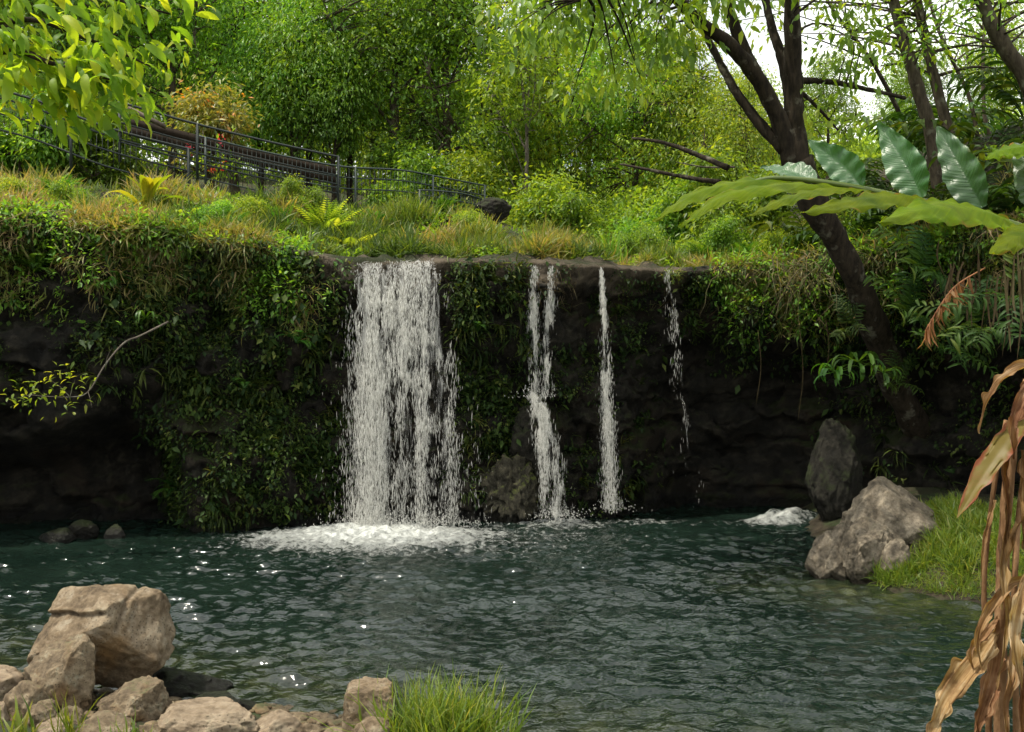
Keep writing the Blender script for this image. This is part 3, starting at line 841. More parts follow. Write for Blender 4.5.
rock('rock', 'mossy step that breaks the split ribbon waterfall', M['mossrock'], 508, 402, 562, 475, 19.05, 157, depth=.8, sub=5, ncut=9, crag=.10, block=.16, rough=.12)
rock('rock', 'mossy yellow green rock against the cliff between the widest waterfall and the lower cascade', M['mossy2'], 478, 440, 540, 530, 19.0, 163, depth=.8, sub=6, ncut=9, crag=.12, block=.2, rough=.14)

# ----------------------------------------------------------------- growth on the cliff face (nobody could count it)
def sample(j0, j1, n):
    i = rng.random(n) * (nu - 1.001); j = j0 + rng.random(n) * (j1 - j0 - 1.001)
    a, c = i.astype(int), j.astype(int); fi, fj = (i - a)[:, None], (j - c)[:, None]
    P = (cl[a, c] * (1 - fi) + cl[a + 1, c] * fi) * (1 - fj) + (cl[a, c + 1] * (1 - fi) + cl[a + 1, c + 1] * fi) * fj
    return P, CN[a, c], c


def wface(x, z):
    w = np.zeros_like(x)
    w = np.maximum(w, 1.0 * sstep(-7.0, -6.3, x) * sstep(-2.9, -3.5, x))
    w = np.maximum(w, .9 * sstep(-6.2, -7.0, x) * sstep(2.2, 3.2, z))
    w = np.maximum(w, .75 * sstep(-1.25, -.9, x) * sstep(.6, .1, x) * sstep(.3, 1.2, z))
    w = np.maximum(w, .22 * sstep(.2, .8, x) * sstep(3.4, 2.6, x))
    w = np.maximum(w, .55 * sstep(3.2, 3.8, x) * sstep(2.6, 3.6, z))
    w = np.maximum(w, 1.0 * sstep(5.3, 6.3, x) * sstep(2.6, 3.6, z))
    w = np.maximum(w, .30 * sstep(6, 7, x))
    return w


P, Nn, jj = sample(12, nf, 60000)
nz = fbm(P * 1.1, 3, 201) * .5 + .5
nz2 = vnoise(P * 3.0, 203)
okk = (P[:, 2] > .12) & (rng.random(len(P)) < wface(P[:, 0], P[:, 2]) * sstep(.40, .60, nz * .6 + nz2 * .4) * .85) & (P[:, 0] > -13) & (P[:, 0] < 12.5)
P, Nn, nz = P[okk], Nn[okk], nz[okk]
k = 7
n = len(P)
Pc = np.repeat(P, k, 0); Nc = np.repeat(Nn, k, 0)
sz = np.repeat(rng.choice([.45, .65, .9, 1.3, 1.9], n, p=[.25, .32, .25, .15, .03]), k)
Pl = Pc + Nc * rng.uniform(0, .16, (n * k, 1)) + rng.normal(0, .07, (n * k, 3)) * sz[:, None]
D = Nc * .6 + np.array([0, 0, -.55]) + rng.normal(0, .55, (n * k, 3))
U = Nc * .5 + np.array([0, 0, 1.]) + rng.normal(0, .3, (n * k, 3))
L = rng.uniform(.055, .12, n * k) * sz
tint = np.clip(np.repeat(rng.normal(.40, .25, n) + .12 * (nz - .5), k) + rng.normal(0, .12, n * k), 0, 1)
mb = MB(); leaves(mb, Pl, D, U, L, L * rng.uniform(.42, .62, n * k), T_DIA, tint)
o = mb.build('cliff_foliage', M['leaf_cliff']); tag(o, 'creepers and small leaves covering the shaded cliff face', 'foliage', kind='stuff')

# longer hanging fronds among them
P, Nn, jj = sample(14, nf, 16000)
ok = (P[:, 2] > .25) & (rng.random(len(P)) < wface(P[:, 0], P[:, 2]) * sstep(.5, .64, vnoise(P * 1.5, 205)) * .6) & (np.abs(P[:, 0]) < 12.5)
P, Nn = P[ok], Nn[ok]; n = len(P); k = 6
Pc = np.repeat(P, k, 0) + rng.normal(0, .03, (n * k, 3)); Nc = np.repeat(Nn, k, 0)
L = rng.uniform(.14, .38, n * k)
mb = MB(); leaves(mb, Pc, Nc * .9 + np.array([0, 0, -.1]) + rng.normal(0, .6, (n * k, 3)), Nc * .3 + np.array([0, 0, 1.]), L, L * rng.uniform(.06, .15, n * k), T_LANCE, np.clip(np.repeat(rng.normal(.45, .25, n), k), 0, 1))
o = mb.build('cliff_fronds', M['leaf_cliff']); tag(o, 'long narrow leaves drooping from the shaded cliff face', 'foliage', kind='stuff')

# hanging dry strands and roots over the rim
P, Nn, jj = sample(int(nf * .86), nf + 4, 9000)
ok = (rng.random(len(P)) < np.where(P[:, 0] < -4.2, .28, np.where(P[:, 0] > 4.2, .22, .05)) * sstep(.45, .6, vnoise(P * 2, 211))) & (np.abs(P[:, 0]) < 12.5)
P, Nn = P[ok], Nn[ok]; n = len(P); k = 5
Pc = np.repeat(P, k, 0) + rng.normal(0, .06, (n * k, 3)); Nc = np.repeat(Nn, k, 0)
mb = MB(); L = rng.uniform(.12, .42, n * k)
leaves(mb, Pc, Nc * .45 + np.array([0, 0, -.6]) + rng.normal(0, .55, (n * k, 3)), Nc + np.array([0, 0, .4]), L, .012 + 0 * L, T_BLADE)
o = mb.build('dry_strands', M['drygrass']); tag(o, 'dry stems and rootlets hanging over the cliff rim', 'roots', kind='stuff')

P, Nn, jj = sample(int(nf * .68), nf + 3, 42000)
dz = lipZ(P[:, 0]) - P[:, 2]
ok = (rng.random(len(P)) < np.maximum(sstep(-3.4, -4.2, P[:, 0]), .9 * sstep(4.0, 5.0, P[:, 0])) * sstep(1.9, .2, dz) * sstep(.44, .6, vnoise(P * np.array([1.6, 1.6, .8]), 215)) * .5) & (np.abs(P[:, 0]) < 12.5)
P, Nn, dz = P[ok], Nn[ok], dz[ok]; n = len(P); k = 8
Pc = np.repeat(P, k, 0) + rng.normal(0, .07, (n * k, 3)); Nc = np.repeat(Nn, k, 0)
mb = MB(); L = rng.uniform(.10, .34, n * k)
leaves(mb, Pc, Nc * .75 + np.array([0, 0, -.35]) + rng.normal(0, .5, (n * k, 3)), Nc + np.array([0, 0, .6]) + rng.normal(0, .3, (n * k, 3)), L, L * .07 + .003, T_BLADE, np.clip(np.repeat(rng.normal(.55, .28, n), k), 0, 1))
o = mb.build('rim_grass', M['grass']); tag(o, 'shaggy olive and brown grass hanging over the cliff rim', 'grass', kind='stuff')
P, Nn, jj = sample(int(nf * .62), nf + 2, 20000)
dz = lipZ(P[:, 0]) - P[:, 2]
ok = (rng.random(len(P)) < np.maximum(sstep(-3.2, -4., P[:, 0]), .9 * sstep(3.6, 4.6, P[:, 0])) * sstep(2.1, .3, dz) * sstep(.45, .6, vnoise(P * 1.9, 216)) * .6) & (np.abs(P[:, 0]) < 12.5)
P, Nn = P[ok], Nn[ok]; n = len(P); k = 9
Pc = np.repeat(P + Nn * .1, k, 0) + rng.normal(0, .10, (n * k, 3)); Nc = np.repeat(Nn, k, 0)
mb = MB(); L = rng.uniform(.06, .15, n * k)
leaves(mb, Pc, Nc * .7 + np.array([0, 0, -.2]) + rng.normal(0, .6, (n * k, 3)), Nc * .5 + np.array([0, 0, 1.]) + rng.normal(0, .35, (n * k, 3)), L, L * .45, T_DIA, np.clip(np.repeat(rng.normal(.4, .25, n), k), 0, 1))
o = mb.build('rim_foliage', M['leaf_mid']); tag(o, 'small sunlit leaves crowding the cliff rim', 'foliage', kind='stuff')

# ----------------------------------------------------------------- grass on the bank
P, Nn, jj = sample(nf - 4, nv - 1, 60000)
d = P[:, 1] - Yc(P[:, 0])
nz = fbm(P * np.array([1.1, 1.1, 0]), 3, 220) * .5 + .5
rocky = sstep(-5.0, -4.0, P[:, 0]) * sstep(3.4, 2.6, P[:, 0])
dens = sstep(.34, .5, nz) * (1 - rocky * sstep(.75, .3, d + .6 * (vnoise(P * 1.6, 221) - .5))) * sstep(12.5, 11, P[:, 0]) * sstep(-14, -12, P[:, 0]) * (1 - .75 * sstep(3, 5, P[:, 0]))
ok = rng.random(len(P)) < dens * .62
P, Nn, d, nz = P[ok], Nn[ok], d[ok], nz[ok]; n = len(P); k = 7
sz = np.repeat(rng.uniform(.5, 1.3, n) * np.where(d < .3, .8, 1) * (.45 + 1.25 * vnoise(P * np.array([1.9, 1.9, 0]), 232)), k)
Pc = np.repeat(P, k, 0) + rng.normal(0, .05, (n * k, 3)) * np.array([1, 1, .1])
over = np.repeat(sstep(.7, .0, d), k)[:, None]
D = np.array([0, 0, 1.]) * (1 - 1.15 * over) + np.array([0, -.75, 0]) * over + rng.normal(0, .62, (n * k, 3))
L = rng.uniform(.15, .42, n * k) * sz
tint = np.clip(np.repeat(.42 + 1.05 * (vnoise(P * np.array([1.3, 1.3, 0]), 231) - .5) + rng.normal(0, .14, n) + .22 * sstep(-6, -8, P[:, 0]) * (d < 1.2), k) + rng.normal(0, .1, n * k), 0, 1)
mb = MB(); leaves(mb, Pc, D, rng.normal(0, 1, (n * k, 3)) + np.array([0, 0, .5]), L, L * .05 + .004, T_BLADE, tint)
o = mb.build('bank_grass', M['grass']); tag(o, 'sunlit yellow green grass on the bank above the falls', 'grass', kind='stuff')
# low broad-leaved ground cover among it
P, Nn, jj = sample(nf - 8, nv - 1, 22000)
d = P[:, 1] - Yc(P[:, 0])
ok = (rng.random(len(P)) < sstep(.42, .58, vnoise(P * 1.7, 240)) * .8 * (1 - sstep(-4.6, -3.6, P[:, 0]) * sstep(4.5, 3, P[:, 0]) * sstep(.8, .3, d))) & (np.abs(P[:, 0]) < 12.5)
P = P[ok]; n = len(P); k = 8
Pc = np.repeat(P, k, 0) + rng.normal(0, .09, (n * k, 3)) * np.array([1, 1, .6]) + np.array([0, 0, .05])
L = rng.uniform(.06, .14, n * k)
leaf_t = np.clip(np.repeat(rng.normal(.5, .22, n), k) + rng.normal(0, .1, n * k), 0, 1)
mb = MB(); leaves(mb, Pc, rng.normal(0, 1, (n * k, 3)) + np.array([0, -.2, .5]), np.array([0, 0, 1.]) + rng.normal(0, .3, (n * k, 3)), L, L * .5, T_DIA, leaf_t)
o = mb.build('ground_cover', M['leaf_mid']); tag(o, 'low leafy ground cover on the bank', 'ground cover', kind='stuff')


# ----------------------------------------------------------------- plants with a shape of their own
def rosette_mb(n, L, W, e0, e1, seed, droop=.5, wave=.03, fold=.3, m=5, nn=12, stalk=.0):
    r = np.random.default_rng(seed); mb = MB()
    for k in range(n):
        a = k * 2.399 + r.normal(0, .25); e = math.radians(r.uniform(e0, e1)); l = L * r.uniform(.7, 1.1)
        h = np.array([math.cos(a), math.sin(a), 0]); z = np.array([0, 0, 1.])
        p0 = h * .01 + z * stalk * k / n
        p1 = p0 + (h * math.cos(e) + z * math.sin(e)) * l * .5
        e2 = e - droop * r.uniform(.7, 1.4)
        p2 = p1 + (h * math.cos(e2) + z * math.sin(e2)) * l * .3
        e3 = e2 - droop * r.uniform(.7, 1.4)
        p3 = p2 + (h * math.cos(e3) + z * math.sin(e3)) * l * .25
        ribbon(mb, [p0, p1, p2, p3], W * r.uniform(.8, 1.1), z + .001 * h, n=nn, m=m, fold=fold, wave=wave, wfreq=4, tint=r.random(), seed=seed * 50 + k, base_w=.25, power=.85)
    return mb


def fern_mb(n, L, seed, droop=.9, pw=.2):
    r = np.random.default_rng(seed); mb = MB()
    for k in range(n):
        a = k * 2.399 + r.normal(0, .3); e = math.radians(r.uniform(25, 75)); l = L * r.uniform(.65, 1.1)
        h = np.array([math.cos(a), math.sin(a), 0]); z = np.array([0, 0, 1.])
        pts = [np.zeros(3)]
        ee = e
        for s in range(4):
            pts.append(pts[-1] + (h * math.cos(ee) + z * math.sin(ee)) * l * .25); ee -= droop * .35 * r.uniform(.7, 1.3)
        R = spline(pts, 17); T = nrm(np.gradient(R, axis=0)); S = nrm(np.cross(T, z + .01 * h)); N = np.cross(S, T)
        tube(mb, R[::2], np.linspace(.006, .002, 9) * L * 1.5, 4, .1)
        t = np.linspace(0, 1, 17)
        pl = l * pw * np.sin(np.pi * np.clip(t * .86 + .12, 0, 1)) ** .8
        for sgn in (-1, 1):
            leaves(mb, R[1:], S[1:] * sgn + T[1:] * .45 - z * .12, N[1:], pl[1:], pl[1:] * .3, T_DIA, np.full(16, r.random()))
    return mb


def grass_mb(n, L, rad, seed, w=.012, up=1.):
    r = np.random.default_rng(seed); mb = MB()
    P = r.normal(0, rad, (n, 3)) * np.array([1, .7, 0])
    D = np.array([0, 0, up]) + r.normal(0, .35, (n, 3)) + P * .7
    Ls = r.uniform(.45, 1.1, n) * L
    leaves(mb, P, D, r.normal(0, 1, (n, 3)), Ls, w * r.uniform(.7, 1.3, n), T_BLADE, np.clip(r.normal(.5, .25, n), 0, 1))
    return mb


def plant(name, mb, mat, loc, label, cat='plant', group=None, rz=0., scale=1.):
    o = mb.build(name, mat); o.location = tuple(loc); o.rotation_euler = (0, 0, rz); o.scale = (scale,) * 3
    return tag(o, label, cat, group)


def copy_plant(src, loc, label, rz=0., scale=1., group=None, tiltx=0.):
    c = src.copy(); C.objects.link(c)
    for ch in src.children:
        k_ = ch.copy(); C.objects.link(k_); k_.parent = c
    c.location = tuple(loc); c.rotation_euler = (tiltx, 0, rz); c.scale = (scale,) * 3
    c['label'] = label
    if group: c['group'] = group
    return c


def onbank(px, Y, dz=0.):
    x = (px - 512) / F * Y
    return np.array([x, Y, float(plateau(x, Y)) + dz])


plant('ti_plant', rosette_mb(13, 1.0, .22, 25, 80, 5, droop=.45), M['lime'], onbank(147, 19.6, .12), 'yellow green broad leaved rosette standing on the bank in front of the dark fence', 'plant')
plant('ti_plant', rosette_mb(9, .85, .16, 10, 60, 6, droop=.6), M['lime'], onbank(188, 19.3, -.05), 'smaller green rosette with arching leaves right of the yellow green one', 'plant')
plant('leafy_shrub', fern_mb(34, 1.0, 7, droop=.4), M['leaf_yellow'], onbank(326, 20.6), 'bright feathery shrub on the bank at the fence corner', 'shrub')
plant('leafy_shrub', fern_mb(22, .8, 71, droop=.5), M['leaf_yellow'], onbank(350, 20.0), 'shorter feathery shrub right of the bright one at the fence corner', 'shrub')
plant('leafy_shrub', fern_mb(20, .6, 72, droop=.5), M['fern'], onbank(283, 20.6), 'low dark green feathery shrub left of the bright one at the fence corner', 'shrub')
plant('grass_clump', grass_mb(420, .75, .22, 8, .02), M['grass_fresh'], onbank(412, 21.9), 'tall rounded grass clump above the dark hollow stone', 'grass')
plant('iris_clump', grass_mb(46, .85, .10, 9, .045, 1.6), M['leaf_mid'], onbank(613, 20.3), 'upright dark green sword leaved clump right of the grass bank', 'plant')
for i_, (px, Y, s) in enumerate(((545, 20.4, .9), (575, 20.2, .8), (520, 20.9, .8), (560, 21.2, 1.))):
    plant('grass_clump', grass_mb(360, .7, .25, 20 + i_, .014), M['grass'], onbank(px, Y), ('straw coloured grass clump at the right end of the sunlit bank', 'low straw coloured grass clump nearest the upright sword leaved plant', 'pale grass clump below the dark brown rock', 'tall pale grass clump right of the dark brown rock')[i_], 'grass', 'pale grass clumps on the bank', scale=s)

fb = None
for i_, (px, Y, s, lab) in enumerate(((60, 19.6, .9, 'leafy fern at the far left of the bank below the picket fence'), (105, 18.8, .7, 'small fern left of the yellow green rosette'), (232, 19.6, .8, 'green fern on the bank below the sloping fence'),
        (262, 19.2, .6, 'low fern near the rocky lip, left of the feathery shrubs'), (375, 21.6, .7, 'fern under the grey green fence left of the rounded grass clump'), (445, 22.4, .8, 'fern right of the rounded grass clump'),
        (20, 18.6, .8, 'fern on the rim in the left edge of the photo'), (165, 18.6, .6, 'fern on the rim directly below the smaller green rosette'), (660, 21.5, .9, 'fern on the flat rim above the faintest trickle'), (705, 21.2, 1., 'larger fern on the rim between the trickle and the leaning trunk'), (750, 20.8, .9, 'fern on the rim just left of the leaning trunk'))):
    if fb is None: fb = plant('fern', fern_mb(18, .8, 91, droop=.9), M['fern'], onbank(px, Y), lab, 'fern', 'ferns on the bank', scale=s)
    else: copy_plant(fb, onbank(px, Y), lab, rz=i_ * 1.1, scale=s)

# near shore and right bank
plant('grass_clump', grass_mb(900, .50, .21, 31, .014), M['grass_fresh'], at(440, 742, 7.7), 'bright green grass tuft at the bottom edge right of the upright brown block', 'grass')
plant('grass_clump', grass_mb(30, .34, .05, 32, .020), M['grass_fresh'], at(20, 744, 7.2), 'few broad grass blades in the bottom left corner', 'grass')
plant('grass_clump', grass_mb(26, .36, .06, 33, .014), M['grass_fresh'], at(68, 736, 7.2), 'sparse grass blades between the stones at the bottom left', 'grass')
plant('grass_clump', grass_mb(24, .22, .10, 34, .012), M['grass_fresh'], at(130, 742, 7.3), 'short grass sprouting below the jagged boulder at the bottom edge', 'grass')
mb = MB(); n = 5200
x = rng.uniform(4.9, 8.6, n); y = rng.uniform(12.6, 16.2, n); z = right_bank(x, y)
ok = (z > .03) & (vnoise(np.stack([x * 1.4, y * 1.4, 0 * x], -1), 250) > .25); x, y, z = x[ok], y[ok], z[ok]; n = len(x); k = 7
Pc = np.repeat(np.stack([x, y, z], 1), k, 0) + rng.normal(0, .04, (n * k, 3)) * np.array([1, 1, .2])
L = rng.uniform(.10, .30, n * k) * np.repeat(.5 + vnoise(np.stack([x * 2.5, y * 2.5, 0 * x], -1), 251), k)
leaves(mb, Pc, np.array([-.12, -.22, .8]) + rng.normal(0, .55, (n * k, 3)), rng.normal(0, 1, (n * k, 3)), L, L * .05, T_BLADE, np.clip(np.repeat(rng.normal(.5, .25, n), k), 0, 1))
o = mb.build('bank_grass', M['grass_fresh']); tag(o, 'lush green grass on the low bank by the grey outcrop', 'grass', kind='stuff')

# ferns and hanging plants on the face
def face_pt(px, py, push=.05):
    """nearest point of the cliff face along the sight line"""
    A = cl[:, :nf].reshape(-1, 3)
    q = np.stack([512 + A[:, 0] / A[:, 1] * F, 366 - (A[:, 2] - CAMZ) / A[:, 1] * F], 1)
    dd = (q[:, 0] - px) ** 2 + (q[:, 1] - py) ** 2
    c = np.where(dd < 16)[0]
    k_ = c[np.argmin(A[c, 1])] if len(c) else np.argmin(dd)
    return A[k_] + np.array([0, -push, 0])


f0 = plant('fern', fern_mb(13, .62, 41, droop=1.4), M['fern'], face_pt(172, 490), 'dark green fern low on the cliff above the waterline, right of the cave', 'fern', 'ferns growing on the cliff face')
for i_, (px, py, s, lab) in enumerate(((205, 300, .8, 'green fern on the upper cliff below the rocky lip, left of the widest waterfall'), (300, 345, .9, 'fern halfway up the cliff just left of the widest waterfall'),
        (245, 395, 1., 'fern in the middle of the leafy cliff left of the widest waterfall'), (150, 440, .9, 'fern on the right jamb of the dark cave'), (268, 450, .9, 'fern low on the leafy cliff left of the spray'),
        (120, 285, .9, 'fern hanging under the grassy rim above the cave'), (35, 270, 1.1, 'fern under the grassy rim near the left edge'), (480, 330, .7, 'small fern on the cliff between the widest and the split waterfalls'),
        (497, 390, .6, 'smallest fern under the one between the widest and split waterfalls'), (705, 300, .7, 'fern on the dark cliff right of the faintest trickle'), (740, 345, .7, 'fern on the dark cliff left of the tangled roots'))):
    copy_plant(f0, face_pt(px, py), lab, rz=i_ * 1.3, scale=s)
r0 = plant('strap_leaf_plant', rosette_mb(13, .75, .085, -20, 60, 43, droop=.9, m=3), M['fern'], at(858, 362, 16.9), 'pale strap leaved plant hanging at the foot of the leaning trunk', 'plant', 'strap leaved plants')
copy_plant(r0, at(836, 372, 17.0), 'smaller strap leaved plant left of the one at the trunk foot', 1.2, .8)
copy_plant(r0, at(882, 372, 16.8), 'strap leaved plant right of the one at the trunk foot', 2.6, .7)
copy_plant(r0, face_pt(150, 318, .3), 'strap leaved plant dangling below the grassy rim above the cave', 4., .62)
copy_plant(r0, face_pt(112, 282, .2), 'small strap leaved plant high on the cliff above the bare twig', 5., .5)

# the twig that reaches out over the cave
t = thing('leafy_twig', 'bare crooked twig with yellow green leaves reaching out before the cave', 'twig', at(140, 335, 15.8))
mb = MB()
tw = np.array([at(168, 322, 16.9), at(140, 336, 16.3), at(124, 343, 15.9), at(105, 365, 15.7), at(88, 392, 15.6), at(70, 397, 15.6), at(40, 396, 15.6)]) - at(140, 335, 15.8)
tube(mb, spline(tw, 26), np.linspace(.02, .006, 26), 6)
sub = [(3, at(112, 348, 15.6)), (4, at(92, 408, 15.5)), (5, at(50, 380, 15.5)), (5, at(75, 380, 15.5)), (6, at(20, 398, 15.5))]
ends = [tw[5], tw[6]]
for k_, e in sub:
    e = e - at(140, 335, 15.8); tube(mb, spline([tw[k_], (tw[k_] + e) / 2 + np.array([0, 0, .03]), e], 8), np.linspace(.008, .003, 8), 5); ends.append(e)
mb.build('twig', M['bark_grey'], t)
mb = MB()
for e in [ends[0], ends[1], ends[4], ends[5], ends[6]]:
    leaves(mb, e + rng.normal(0, .14, (22, 3)), rng.normal(0, 1, (22, 3)) + np.array([-.3, 0, -.1]), np.array([0, 0, 1.]) + rng.normal(0, .3, (22, 3)), rng.uniform(.08, .16, 22), rng.uniform(.035, .06, 22), T_LANCE)
mb.build('foliage', M['leaf_yellow'], t)

# tangled dry roots under the leaning tree
mb = MB(); r = np.random.default_rng(88)
o0 = at(800, 262, 18.3)
for k_ in range(60):
    p = o0 + r.normal(0, 1, 3) * np.array([.55, .25, .16]); L = r.uniform(.4, 1.5)
    d0 = np.array([r.normal(-.25, .5), r.normal(-.3, .2), -r.uniform(.2, 1)]); pts = [p]
    for s in range(5):
        d0 = nrm(d0 + r.normal(0, .32, 3) + np.array([0, 0, -.22])); pts.append(pts[-1] + d0 * L / 5)
    tube(mb, np.array(pts), np.linspace(.010, .003, 6) * r.uniform(.4, 1.2), 4, r.random())
for px, y0, y1 in ((758, 330, 405), (800, 330, 420), (826, 320, 380)):
    tube(mb, spline([at(px, y0, 18.2), at(px + 3, (y0 + y1) / 2, 18.1), at(px - 2, y1, 18.1)], 10), .006, 4, .0)
o = mb.build('hanging_roots', M['drygrass']); tag(o, 'tangled dry roots hanging below the rim left of the leaning trunk', 'roots')


# ----------------------------------------------------------------- fences above the falls
def fence(name, label, tops, mat, rails, bal, posts, rail_r=.028, group=None):
    """tops: (px, py, Y) points of the top rail; rails: drops below it; bal: (count, upper drop, lower drop)"""
    W = np.array([at(*p) for p in tops])
    o0 = W[0].copy(); o0[2] -= rails[-1]
    root = thing(name, label, 'fence', o0, 0, group)
    R = spline(W, 60)
    sl = np.concatenate([[0], np.cumsum(np.linalg.norm(np.diff(R[:, :2], axis=0), axis=1))])

    def along(f): return np.array([np.interp(f * sl[-1], sl, R[:, k]) for k in range(3)])
    for q, dz in enumerate(rails):
        mb = MB(); tube(mb, R - o0 - np.array([0, 0, dz]), rail_r if q == 0 else rail_r * .75, 6); mb.build('rail', mat, root)
    for f in posts:
        p = along(f) - o0; mb = MB()
        h = p[2]
        pts = np.array([[p[0], p[1], h + .01], [p[0], p[1], h - rails[-1] - .45]])
        tube(mb, pts, .034, 6); mb.build('post', mat, root)
    nb, a, b_ = bal
    for k in range(nb):
        p = along((k + .5) / nb) - o0; mb = MB()
        tube(mb, np.array([[p[0], p[1], p[2] - a], [p[0], p[1], p[2] - b_]]), .0065, 4); mb.build('baluster', mat, root)
    return root


fence('picket_fence', 'dark green picket fence at the far left, half hidden by overhanging leaves', [(-60, 76, 20.0), (26, 97, 20.5), (109, 128, 20.9), (193, 150, 21.6)], M['fence_dark'], (0, .17, .48, .82), (44, .17, .82), (0, .5, .98))
fence('picket_fence', 'dark sloping fence with thin open rails descending from the rosette to the feathery shrub', [(119, 102, 22.2), (193, 123, 22.7), (266, 141, 23.2), (339, 157, 23.8)], M['fence_dark'], (0, .45, .66, .88), (46, .45, .88), (.003, .34, .997))
fence('picket_fence', 'grey green curved fence right of the sloping one, ending at the dark brown rock', [(199, 136, 24.3), (270, 153, 24.8), (339, 166, 25.2), (400, 170, 25.8), (440, 177, 26.4), (487, 186, 27.2)], M['fence_grey'], (0, .27, .55, 1.0), (70, .0, 1.0), (.02, .5, .78, .99), .024)
fence('picket_fence', 'short inner fence curving back at the right end of the grey green one', [(418, 190, 25.2), (440, 191, 25.4), (465, 194, 25.8), (484, 200, 26.6)], M['fence_grey'], (0, .42), (26, 0, .42), (.02, .99), .022)

# brown plank wall behind the sloping fence
t = thing('plank_wall', 'long brown plank wall sloping down behind the open railed fence', 'wall', at(230, 165, 26.0))
o0 = at(230, 165, 26.0)
tops = spline([at(126, 113, 25.6), at(230, 139, 26.0), at(336, 164, 26.5)], 16)
for q in range(2):
    mb = MB()
    z1, z0 = -.10 - q * .205, -.30 - q * .205
    V = []
    for p in tops:
        p = p - o0
        for dy, zz in ((-.03, z1), (-.03, z0), (.03, z0), (.03, z1)): V.append(p + np.array([0, dy - .01 * q, zz]))
    V = np.array(V); k = np.arange(len(tops) - 1)[:, None] * 4; j = np.arange(4)[None]
    f4 = np.stack([k + j, k + (j + 1) % 4, k + 4 + (j + 1) % 4, k + 4 + j], -1).reshape(-1, 4)
    f4 = np.vstack([f4, [[0, 3, 2, 1]], [[len(V) - 4, len(V) - 3, len(V) - 2, len(V) - 1]]])
    mb.add(V, None, f4); mb.build('plank', M['plank'], t, smooth=False)
mb = MB(); tube(mb, np.array([at(128, 108, 25.2), at(166, 127, 25.4)]) - o0, .06, 4); mb.build('beam', M['beam'], t, smooth=False)


# ----------------------------------------------------------------- trees
def gen_tree(seed, H, r0, z0, z1, R, n_clu, lp, ll, lw, clump, leafm, barkm, droop=.5, lean=(0, 0), n_limb=8, tmpl=T_DIA, hole=.47, hfreq=.8, trunk_pts=None, flat=.6, shell=.42, centre=(0, 0), limb_r=.35):
    """trunk with limbs and twigs; leaves hang in uneven clumps about the twig ends"""
    r = np.random.default_rng(seed)
    if trunk_pts is None:
        n = 9; t = np.linspace(0, 1, n)
        w = np.cumsum(r.normal(0, .10, (n, 2)), 0) * H / 14
        tp = np.stack([w[:, 0] + lean[0] * t ** 1.3, w[:, 1] + lean[1] * t ** 1.3, -.4 + t * (H * .8 + .4)], 1); tp[0, :2] = tp[1, :2] * .5
    else: tp = np.asarray(trunk_pts, float)
    TP = spline(tp, 40); tt = np.linspace(0, 1, 40)
    bark = MB(); tube(bark, TP, r0 * (1.25 * np.exp(-tt * 14) * .4 + 1 - .8 * tt), 9, rough=.25, seed=seed)
    cen = np.array([lean[0] * .7 + centre[0], lean[1] * .7 + centre[1], (z0 + z1) / 2]); rad = np.array([R, R, (z1 - z0) / 2])
    Q = []
    while len(Q) < n_clu:
        p = nrm(r.normal(0, 1, (n_clu, 3))) * (r.random((n_clu, 1)) ** shell)
        p = p * (1 + .28 * fbm(nrm(p) * 1.6 + seed, 3, seed))[:, None]
        w = cen + p * rad
        keep_ = vnoise(w * hfreq + seed * 5.1, seed) > hole
        Q.extend(w[keep_])
    Q = np.array(Q[:n_clu])
    # limbs
    samples = [TP[int(40 * .25):]]
    idx = [r.integers(n_clu)]
    for k in range(n_limb - 1):
        dmin = np.min(np.linalg.norm(Q[:, None] - Q[idx][None], axis=2), 1); idx.append(int(np.argmax(dmin)))
    for q in Q[idx]:
        h = np.clip((q[2] - TP[0, 2]) * r.uniform(.35, .7), TP[6, 2], TP[-1, 2]); k0 = int(np.argmin(np.abs(TP[:, 2] - h)))
        a = TP[k0]; b_ = a + (q - a) * .5 + np.array([0, 0, -.06 * np.linalg.norm(q - a)]) + r.normal(0, .15, 3)
        pl = spline([a, b_, q], 14); rr = r0 * limb_r * (1 - .55 * k0 / 40)
        tube(bark, pl, np.linspace(rr, rr * .22, 14), 6); samples.append(pl[3:])
    Sm = np.vstack(samples)
    for q in Q:
        k0 = int(np.argmin(np.linalg.norm(Sm - q, axis=1) + .5 * np.maximum(0, Sm[:, 2] - q[2]))); a = Sm[k0]
        L = np.linalg.norm(q - a)
        if L > .2: tube(bark, spline([a, (a + q) / 2 + np.array([0, 0, .10 * L]) + r.normal(0, .05 * L, 3), q], 6), np.linspace(.016 + .012 * L, .006, 6) * min(1, r0 / .16 + .3), 4)
    # leaves
    Pc = np.repeat(Q, lp, 0); n = len(Pc)
    off = r.normal(0, 1, (n, 3)) * np.array([1, 1, flat]); off *= clump * np.repeat(r.uniform(.45, 1.6, n_clu), lp)[:, None]
    P = Pc + off
    D = nrm(off) * .7 + np.array([0, 0, -droop]) + r.normal(0, .45, (n, 3))
    U = np.array([0, 0, 1.]) + r.normal(0, .45, (n, 3))
    Ls = r.uniform(.6, 1.2, n) * ll
    hgt = (Pc[:, 2] - z0) / max(z1 - z0, .1)
    ti = np.clip(np.repeat(r.normal(.42, .22, n_clu), lp) + .12 * (hgt - .5) + r.normal(0, .12, n), 0, 1)
    crown = MB(); leaves(crown, P, D, U, Ls, Ls * lw * r.uniform(.8, 1.2, n), tmpl, ti)
    return bark.mesh('trunk', barkm), crown.mesh('crown', leafm)


